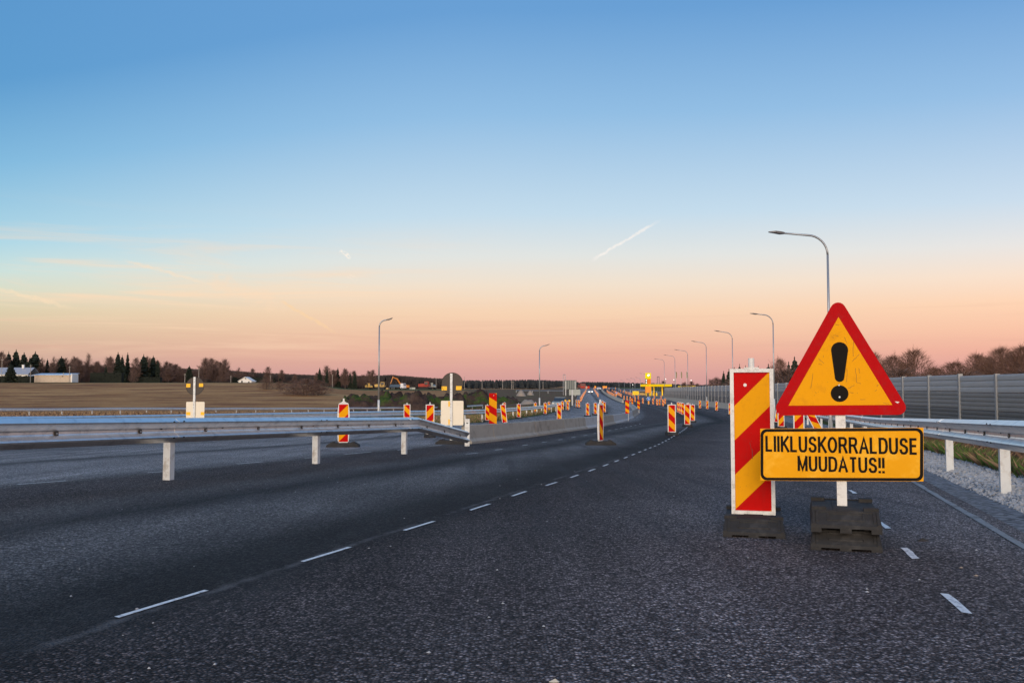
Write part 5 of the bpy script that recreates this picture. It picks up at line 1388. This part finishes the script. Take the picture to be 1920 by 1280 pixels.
def truck(px, Y, py, label, cabm, bodym, rz, kind='dump', L=6.5, name='dump_truck'):
    P0 = atY(px, py, Y); P0.z = g(P0.x, Y) if px < 1000 else P0.z; rt = root(name, P0, label, 'truck', rz=rz)
    b = MB(); lathe_side(b, [(-4.2, .6), (-4.25, 1.8), (-4.0, 2.9), (-2.5, 2.95), (-2.45, .6)], 2.4, M[cabm]); b.build('cab', rt)
    b = MB(); b.box((0, -4.15, 2.25), (2.1, .1, .75), M['glass']); b.build('windscreen', rt)
    b = MB(); b.box((1.21, -3.5, 2.2), (.05, .9, .7), M['glass']); b.build('side_window', rt)
    b = MB(); b.box((0, .4, .75), (1.0, 7.4, .3), M['tyre']); b.build('chassis', rt)
    b = MB(); lathe_side(b, [(-2.2, 1.1), (-2.3, 2.5), (L - 2.5, 2.4), (L - 2.1, 1.1)], 2.4, M[bodym]); b.build('load_body', rt)
    wheels(rt, [(-1.05, -3.3), (1.05, -3.3), (-1.05, 1.4), (1.05, 1.4), (-1.05, 2.7), (1.05, 2.7)], .5, .32)
    return rt
truck(746, 440, 727.5, 'white cabbed truck with a dark blue body on the far building site', 'whitep', 'bluep', R(60))
truck(1090.5, 440, 730.3, 'dark red truck standing at the hill crest', 'redp', 'redp', R(5))
def excavator(px, Y, py, label, paint, rz, boom=True, cat='excavator', name='excavator', s=1.0):
    P0 = atY(px, py, Y); P0.z = g(P0.x, Y); rt = root(name, P0, label, cat, 'machines on the far building site', rz=rz, scale=(s, s, s))
    for s_ in (-1, 1):
        b = MB(); lathe_side(b, [(-1.9, .35), (-1.6, .05), (1.6, .05), (1.9, .35), (1.7, .8), (-1.7, .8)], .5, M['tyre'])
        b.v = [(x + s_ * 1.1, y, z) for x, y, z in b.v]; b.build('track', rt)
    b = MB(); lathe_side(b, [(-1.6, 1.0), (2.2, 1.0), (2.3, 2.0), (.3, 2.2), (-1.6, 1.6)], 2.4, M[paint]); b.build('engine_house', rt)
    b = MB(); b.box((-.7, -1.0, 2.1), (1.0, 1.5, 1.7), M[paint]); cb_ = b.build('cab', rt)
    b = MB(); b.box((-.7, -1.0, 2.3), (1.06, 1.3, 1.0), M['glass']); b.build('cab_window', cb_)
    if boom:
        b = MB(); b.tube([(.5, -1.2, 1.6), (.5, -3.4, 4.8), (.5, -5.6, 5.6)], [.38, .36, .22], 6, M[paint]); b.build('boom', rt)
        b = MB(); b.tube([(.5, -5.4, 5.9), (.5, -6.6, 2.6)], [.25, .16], 6, M[paint]); st_ = b.build('stick', rt)
        b = MB(); lathe_side(b, [(-6.9, 2.7), (-6.1, 2.6), (-6.0, 1.9), (-6.6, 1.7), (-7.1, 2.2)], .9, M['tyre']); b.v = [(x + .5, y, z) for x, y, z in b.v]; b.build('bucket', st_)
    return rt
excavator(757, 462, 727.5, 'orange excavator with a raised boom behind the white truck', 'orangep', R(-60), s=1.15)
excavator(692, 430, 727, 'small yellow machine left of the lamp post on the far site', 'yellowp', R(30), False, 'roller', 'site_machine')
excavator(714, 430, 728, 'pale yellow machine right of the lamp post on the far site', 'yellowp', R(80), False, 'roller', 'site_machine', 1.2)
excavator(797, 430, 729, 'red machine left of the second round sign back', 'redp', R(70), False, 'bulldozer', 'site_machine', 1.3)
excavator(811, 440, 729, 'grey machine next to the red one', 'greyp', R(20), False, 'bulldozer', 'site_machine', 1.1)
# site cabins and containers
def cabin(px0, px1, Y, py0, py1, D, mat, label, name='site_container', cat='container', roofm='greyp'):
    a = atY(px0, py1, Y); c_ = atY(px1, py0, Y); W, H = c_.x - a.x, c_.z - a.z; a.z = g(a.x, Y) - .1
    rt = root(name, a, label, cat); b = MB(); b.box((W / 2, D / 2, H / 2), (W, D, H), M[mat]); b.build('shell', rt)
    b = MB(); b.box((W / 2, D / 2, H + .05), (W + .1, D + .1, .1), M[roofm]); b.build('roof', rt)
    b = MB(); b.box((W * .3, -.02, H * .6), (W * .2, .06, H * .3), M['glass']); b.build('window', rt); return rt
cabin(720, 728, 445, 719, 722.5, 4, 'yellowp', 'yellow container on the far building site')
cabin(768, 778, 445, 724.5, 728.5, 3, 'greyp', 'grey container right of the excavator')

# big sign backs in the middle distance
def big_sign(px0, px1, py0, py1, Y, py_ground, posts, label, mat, ribs):
    a = atY(px0, py1, Y); c_ = atY(px1, py0, Y); W, H = c_.x - a.x, c_.z - a.z; zb = atY(px0, py_ground, Y).z
    rt = root('direction_sign', (a.x, Y, zb), label, 'road sign'); z0_ = a.z - zb
    b = MB(); b.box((W / 2, 0, z0_ + H / 2), (W, .08, H), M[mat]); b.build('panel', rt)
    for k in range(ribs):
        b = MB(); b.box((W * (k + .5) / ribs, -.07, z0_ + H / 2), (.12, .08, H * .98), M['greyp']); b.build('rib', rt)
    for u in posts:
        b = MB(); b.box((W * u, -.1, (z0_ + H * .9) / 2), (.22, .2, z0_ + H * .9), M['polesteel']); b.build('post', rt)
    return rt
big_sign(1058, 1081, 712.5, 729.5, 300, 748, (.12, .88), 'large dark grey sign back on two posts in the middle distance', 'greyd', 7)
big_sign(1067, 1088, 730, 740.5, 135, 760, (.28,), 'wide pale grey sign back on a single post', 'greyp', 3)
b = MB(); P0 = atY(1058, 748, 310); H = atY(1058, 702, 310).z - P0.z
pf = root('portal_frame', P0, 'narrow tall steel portal frame behind the large grey sign back', 'mast')
b.tube([(-.35, 0, 0), (-.35, 0, H)], .09, 6, M['polesteel']); b.tube([(.4, 0, 0), (.4, 0, H)], .09, 6, M['polesteel']); b.tube([(-.35, 0, H), (.4, 0, H)], .12, 6, M['polesteel']); b.build('frame', pf)
P0 = atY(1234.5, 745, 330); H = atY(1234, 706, 330).z - P0.z; pf = root('portal_frame', P0, 'narrow tall steel portal frame above the station canopy', 'mast')
b = MB(); b.tube([(-.35, 0, 0), (-.35, 0, H)], .09, 6, M['lampdark']); b.tube([(.35, 0, 0), (.35, 0, H)], .09, 6, M['lampdark']); b.tube([(-.35, 0, H), (.35, 0, H)], .12, 6, M['lampdark']); b.build('frame', pf)
# lamp blinkers on the two round plates by the guardrail end
for px, lab in ((1060.2, 'left yellow warning lamp at the end of the second guardrail'), (1067.6, 'right yellow warning lamp at the end of the second guardrail')):
    P0 = atY(px, 772, 110); rt = root('warning_lamp', P0, lab, 'warning lamp', 'yellow warning lamps'); H = atY(px, 751, 110).z - P0.z
    b = MB(); b.tube([(0, 0, 0), (0, 0, H)], .03, 6, M['polesteel']); b.build('post', rt); b = MB(); b.tube([(0, -.04, H), (0, .04, H)], .12, 10, M['tape']); b.build('lens', rt)
for px, lab in ((767.5, 'small white ball lamp on the smaller board above the rail'), (912.5, 'small white ball lamp left of the frameless striped plate')):
    pass

# ------------------------------------------------------------------ filling station
GY = 300
def zpx(py, Y=GY): return atY(1200, py, Y).z
ground_z = zpx(743.5)
tw = root('price_pylon', (XatY(1215, GY), GY, ground_z), 'tall yellow and orange price pylon of the filling station', 'price pylon')
ux = 1 / F * GY
def bx(x0, x1, y0, y1, py0, py1, mat, name, rt, o, lift=0):
    z0_, z1_ = zpx(py1) - o.z, zpx(py0) - o.z
    b = MB(); b.box((((x0 + x1) / 2 - 960) * ux - o.x, (y0 + y1) / 2, (z0_ + z1_) / 2), ((x1 - x0) * ux, y1 - y0, z1_ - z0_), M[mat]); return b.build(name, rt)
o_t = tw.location.copy()
hd = bx(1210, 1220, -.5, .5, 699, 710, 'gasyl', 'logo_panel', tw, o_t)
b = MB(); b.tube([((1215.4 - 960) * ux - o_t.x, -.52, zpx(703.5) - o_t.z), ((1215.4 - 960) * ux - o_t.x, -.60, zpx(703.5) - o_t.z)], .36, 16, M['lampw']); b.build('logo_disc', hd)
b = MB(); b.tube([((1216.5 - 960) * ux - o_t.x, -.61, zpx(704.9) - o_t.z), ((1216.5 - 960) * ux - o_t.x, -.64, zpx(704.9) - o_t.z)], .16, 12, M['black']); b.build('logo_dark_part', hd)  # dark lower right part of the round white logo
pp = bx(1210, 1212.8, -.45, .45, 710.1, 719.5, 'black', 'price_panel', tw, o_t)
for k in range(3): 
    b = MB(); b.box((((1211.2) - 960) * ux - o_t.x, -.5, zpx(712 + k * 2.9) - o_t.z), (.3, .06, .22), M['lampw']); b.build('price_digit', pp)
bx(1212.9, 1219.6, -.45, .45, 710.1, 719.7, 'gasol', 'price_panel', tw, o_t)
bx(1209.5, 1219.6, -.4, .4, 724.6, 736, 'gaso', 'lower_panel', tw, o_t); bx(1210.5, 1211.6, -.2, .2, 719.6, 743.5, 'gasy', 'column', tw, o_t); bx(1217.3, 1218.6, -.2, .2, 719.6, 743.5, 'gasy', 'column', tw, o_t)
cn_ = root('filling_station_canopy', (XatY(1238, GY + 4), GY + 4, ground_z), 'long yellow edged canopy of the filling station on yellow columns', 'canopy'); o_c = cn_.location.copy()
bx(1211, 1263.5, 0, 9, 719.9, 724.2, 'gascan', 'canopy_edge', cn_, o_c); bx(1211, 1264, -.05, 9.05, 719.3, 719.85, 'greyp', 'canopy_top', cn_, o_c)
for px in (1226.5, 1232.5, 1248.5): bx(px - .9, px + .9, 3.4, 4.4, 724.3, 744, 'gasy', 'column', cn_, o_c)
for px in (1231, 1237): 
    f_ = bx(px - 1.3, px + 1.3, 3, 3.8, 736.5, 742, 'gasy', 'fuel_pump', cn_, o_c)
ca = root('car_wash_hall', (XatY(1235, GY + 22), GY + 22, ground_z), 'grey rounded glass hall under the station canopy', 'building'); o_a = ca.location.copy()
bx(1217, 1251, 0, 8, 733.8, 743.5, 'glass', 'wall', ca, o_a); bx(1216, 1252, -.2, 8.2, 733, 733.9, 'greyp', 'roof', ca, o_a)
for px in (1217.5, 1225.5, 1233, 1241, 1250): bx(px - .5, px + .5, -.15, .1, 734, 743.5, 'whitep', 'mullion', ca, o_a)
s2 = root('station_shop', (XatY(1291, 280), 280, zpx(741, 280)), 'flat roofed shop with a yellow edge behind the noise wall', 'building'); 
a = atY(1281.5, 745, 280); c_ = atY(1303, 722.8, 280); zt1 = atY(1290, 727.2, 280).z; s2.location = a; W = c_.x - a.x; H = c_.z - a.z
b = MB(); b.box((W / 2, 4, H / 2 - .4), (W, 8, H - .8), M['greyp']); b.build('wall', s2)
b = MB(); b.box((W / 2, 4, H - (c_.z - zt1) / 2), (W + .4, 8.4, c_.z - zt1), M['gasy']); b.build('roof_edge', s2)
a = atY(1265, 735, 285); c_ = atY(1279, 728, 285); W = c_.x - a.x; H = c_.z - a.z
s3 = root('yellow_canopy', a, 'small low yellow canopy roof just over the end of the noise wall', 'canopy')
b = MB(); b.box((W / 2, 3, H - .12), (W, 6, .3), M['gasy']); b.build('roof', s3); b = MB(); b.box((W * .3, 3, H / 2 - 1.2), (.2, .2, H + 2), M['galvpost']); b.build('column', s3)
for px, lab in ((1267.3, 'leftmost of three drooping khaki flags'), (1277, 'middle one of three drooping khaki flags'), (1287.3, 'rightmost of three drooping khaki flags')):
    Yf = 270; P0 = atY(px, 742, Yf); H = atY(px, 696.5, Yf).z - P0.z; rt = root('flag', P0, lab, 'flag', 'three flags by the filling station')
    b = MB(); b.tube([(0, 0, 0), (0, 0, H)], [.06, .04], 6, M['galvpost']); b.build('flagpole', rt)
    h0 = atY(px, 708, Yf).z - P0.z; b = MB(); vs = []; fs = []
    for i in range(9):
        t = i / 8; z = h0 + (H - h0) * t
        for j in range(4): vs.append((.03 + j * .13 * (1 - .4 * abs(t - .5)), .07 * math.sin(j * 2 + t * 5), z - j * .05))
    for i in range(8):
        for j in range(3): k = i * 4 + j; fs.append((k, k + 1, k + 5, k + 4))
    b.mesh(vs, fs, M['flag']); b.build('cloth', rt)
# bright little station lamps
for px, py, Y, lab in ((1248.5, 711, 340, 'small lit lamp above the station canopy'), (1263.7, 712.5, 330, 'small lit lamp right of the station canopy'), (1296, 713.5, 300, 'small lit lamp above the station shop'), (1186.5, 721.5, 380, 'small lit lamp above the far boards'), (891, 731, 520, 'bright white lamp on the far building site, left'), (938, 732, 520, 'bright white lamp on the far building site, right')):
    P0 = atY(px, py + (22 if px > 1000 else 3), Y); rt = root('site_lamp', P0, lab, 'lamp', 'small lit lamps'); H = atY(px, py, Y).z - P0.z
    b = MB(); b.tube([(0, 0, 0), (0, 0, H)], .06, 5, M['polesteel']); b.build('mast', rt); b = MB()
    b.tube([(0, 0, H - .05), (0, 0, H + .3)], [.10, .10], 8, M['lampw']); b.build('bulb', rt)
# orange traffic-management boards and cars near the station
def panel_on_legs(px0, px1, py0, py1, Y, mat, label, cat='sign board', name='sign_board', lg=1.0):
    a = atY(px0, py1, Y); c_ = atY(px1, py0, Y); W, H = c_.x - a.x, c_.z - a.z; zg = hr(Y) - TILT * Y; l_ = max(.2, a.z - zg)
    rt = root(name, (a.x, Y, a.z - l_), label, cat); b = MB(); b.box((W / 2, 0, l_ + H / 2), (W, .12, H), M[mat]); b.build('panel', rt)
    b = MB(); b.box((W / 2, -.07, l_ + H / 2), (W * .7, .02, H * .12), M['gaso']); b.build('stripe', rt)
    for u in (.1, .9): b = MB(); b.box((W * u, .08, (l_ + H) / 2), (.1, .05, l_ + H), M['polesteel']); b.build('leg', rt)
panel_on_legs(1186, 1197.5, 733, 740, 260, 'gasy', 'large yellow orange board left of the filling station pylon')
panel_on_legs(1114.5, 1117.5, 723.5, 728, 440, 'cloth_o', 'small orange plate at the hill crest')
panel_on_legs(1101, 1105.5, 723.5, 728.5, 436, 'redn', 'small red plate at the hill crest')
panel_on_legs(1095.5, 1101, 724, 728.5, 438, 'cream', 'small cream plate at the hill crest')
panel_on_legs(1130, 1138, 723.5, 727.5, 430, 'cloth_o', 'low orange board at the crest right of the white van')
# round blue arrow signs
def blue_sign(px, py, rpx, Y, label):
    c0 = atY(px, py, Y); zg = hr(Y) - TILT * Y; rt = root('keep_right_sign', (c0.x, Y, zg), label, 'road sign', 'round blue arrow signs'); h = c0.z - zg; r = rpx / F * Y
    b = MB(); b.tube([(0, 0, 0), (0, 0, h + r * .8)], .04, 6, M['galvpost']); b.build('post', rt)
    b = MB(); b.prism(circ(0, h, r, 24), -.06, -.045, M['whitep']); d = b.build('rim', rt)
    b = MB(); b.poly([(x, -.063, z) for x, z in circ(0, h, r * .9, 24)], M['blue']); b.build('face', d)
    b = MB(); k = r
    arrow = [(-.52, .38), (-.38, .52), (.16, -.02), (.34, .16), (.45, -.45), (-.16, -.34), (.02, -.16)]
    b.poly([(x * k, -.067, h + z * k) for x, z in arrow], M['whitep']); b.build('arrow', d)
    b = MB(); b.box((0, -.05, h - r * 2.0), (.25, .03, r * 1.6), M['cloth_o']); b.build('striped_sleeve', rt); put('rubber_foot', FOOT1, rt)
blue_sign(1216, 747.2, 3.6, 150, 'round blue keep right sign with a white arrow in the far boards')
blue_sign(1156, 736.3, 1.8, 260, 'smaller round blue arrow sign higher up among the far boards')

# ------------------------------------------------------------------ gravel, grass and weeds
def stones():
    rnd = random.Random(9); b = MB(); ico = [Vector(v).normalized() for v in ((0, 0, 1), (.9, 0, .2), (.2, .9, .1), (-.8, .4, .2), (-.6, -.7, .1), (.4, -.8, .1), (0, 0, -1))]
    fs = [(0, 1, 2), (0, 2, 3), (0, 3, 4), (0, 4, 5), (0, 5, 1), (6, 2, 1), (6, 3, 2), (6, 4, 3), (6, 5, 4), (6, 1, 5)]
    for i in range(15000):
        Y = 5.0 + 30 * rnd.random() ** 1.9; d = .38 + abs(rnd.gauss(.55, .50)); 
        if d > 2.6: continue
        X = xr(Y) + d; s = rnd.uniform(.010, .034) * (1 if rnd.random() < .93 else 1.6) * (1 if d > .7 else .7); z = g(X, Y)
        m = Matrix.Rotation(rnd.uniform(0, 6.28), 3, Vector((rnd.gauss(0, 1), rnd.gauss(0, 1), rnd.gauss(0, 1) + .01)).normalized())
        sc = Vector((rnd.uniform(.7, 1.3), rnd.uniform(.7, 1.3), rnd.uniform(.5, .9)))
        vs = []
        for v in ico:
            q = m @ Vector((v.x * sc.x, v.y * sc.y, v.z * sc.z)); vs.append((X + q.x * s, Y + q.y * s, z + q.z * s + s * .2))
        b.mesh(vs, fs, M['stone'])
    tag(b.build('gravel'), 'crushed grey stone on the right shoulder', 'gravel', kind='stuff')
stones()
def blades(name, n, fpos, hmin, hmax, wd, mats, label, lean=.5, seed=2):
    rnd = random.Random(seed); b = MB()
    for i in range(n):
        p = fpos(rnd)
        if p is None: continue
        X, Y, k = p; z = g(X, Y) - .02; h = rnd.uniform(hmin, hmax) * k; a = rnd.uniform(0, 6.28); w2 = wd * k * rnd.uniform(.6, 1.2)
        d = Vector((math.cos(a), math.sin(a), 0)); l = Vector((rnd.gauss(0, lean), rnd.gauss(0, lean), 0)) * h
        m = M[rnd.choice(mats)]
        b.poly([(X - d.x * w2, Y - d.y * w2, z), (X + d.x * w2, Y + d.y * w2, z), (X + l.x * .4 + d.x * w2 * .6, Y + l.y * .4 + d.y * w2 * .6, z + h * .6), (X + l.x, Y + l.y, z + h)], m)
    return tag(b.build(name), label, 'grass', kind='stuff')
def fr(rnd):
    Y = 5 + 30 * rnd.random() ** 1.3; d = 1.45 + rnd.random() ** 1.2 * 3.2; return xr(Y) + d, Y, 1
blades('verge_grass', 42000, fr, .08, .32, .007, ['leafg', 'leafg', 'leafg', 'drygrass', 'weedb'], 'green grass and weeds beyond the gravel on the right')
def fw(rnd):
    Y = 7 + 22 * rnd.random(); d = 2.0 + rnd.random() * 1.6
    if noise.noise(Vector((Y * .8, d, 0))) < .0: return None
    return xr(Y) + d, Y, 1
blades('brown_weeds', 9000, fw, .25, .6, .006, ['weedb'], 'brown dead weed stalks behind the right guardrail', .25, 4)
def fl(rnd):
    Y = 18 + 110 * rnd.random() ** 1.2; d = .9 + rnd.random() ** 1.3 * 7; return xl(Y) - d, Y, 1 + Y / 90
blades('roadside_grass', 24000, fl, .08, .22, .012, ['leafg', 'drygrass', 'drygrass'], 'grass on the verge of the far carriageway', .4, 6)
def ff(rnd):
    Y = 40 + 110 * rnd.random() ** 1.2; px = rnd.uniform(-40, 900); X = XatY(px, Y)
    if X > xl(Y) - 6: return None
    return X, Y, 1 + Y / 80
blades('field_grass', 22000, ff, .05, .13, .03, ['drygrass', 'drygrass', 'weedb'], 'dry brown grass tufts of the field', .4, 8)
# loose bits on the road
rnd = random.Random(4); b = MB()
for i in range(150):
    Y = 2.6 + 16 * rnd.random() ** 1.4; X = rnd.uniform(-.55, .55) * Y * 1.1
    if not xl(Y) < X < xr(Y): continue
    s = rnd.uniform(.003, .009); z = hr(Y) - TILT * Y + .003; a = rnd.uniform(0, 6)
    vs = [(X + s * math.cos(a + k * 1.57) * rnd.uniform(.6, 1.4), Y + s * math.sin(a + k * 1.57), z) for k in range(4)] + [(X, Y, z + s * .7)]
    b.mesh(vs, [(0, 1, 4), (1, 2, 4), (2, 3, 4), (3, 0, 4)], M['stone'])
tag(b.build('loose_gravel'), 'loose grit scattered on the asphalt', 'gravel', kind='stuff')
def rock(px, py, s, mat, label):
    p = gh(px, py); b = MB(); rnd = random.Random(int(px)); vs = [(s * math.cos(k * .9) * rnd.uniform(.7, 1.2), s * .5 * math.sin(k * .9), s * .08) for k in range(7)] + [(s * .1, 0, s * .55)]
    b.mesh(vs + [(v[0], v[1], 0) for v in vs[:7]], [(k, (k + 1) % 7, 7) for k in range(7)] + [(8 + k, 8 + (k + 1) % 7, (k + 1) % 7, k) for k in range(7)], M[mat]); tag(b.build('stone', None, p + Vector((0, 0, .003))), label, 'stone')
rock(1040, 1279, .017, 'foot', 'small pale stone at the bottom edge of the picture'); rock(1729, 1014, .035, 'rubber', 'flat dark scrap lying right of the spray dashes')
rock(1802, 1065, .012, 'sand', 'tiny tan chip right of the spray dashes, the upper one'); rock(1830, 1080, .013, 'sand', 'tiny tan chip right of the spray dashes, the lower one')
print('objects', len(bpy.data.objects), 'polys', sum(len(o.data.polygons) for o in bpy.data.objects if o.type == 'MESH'))
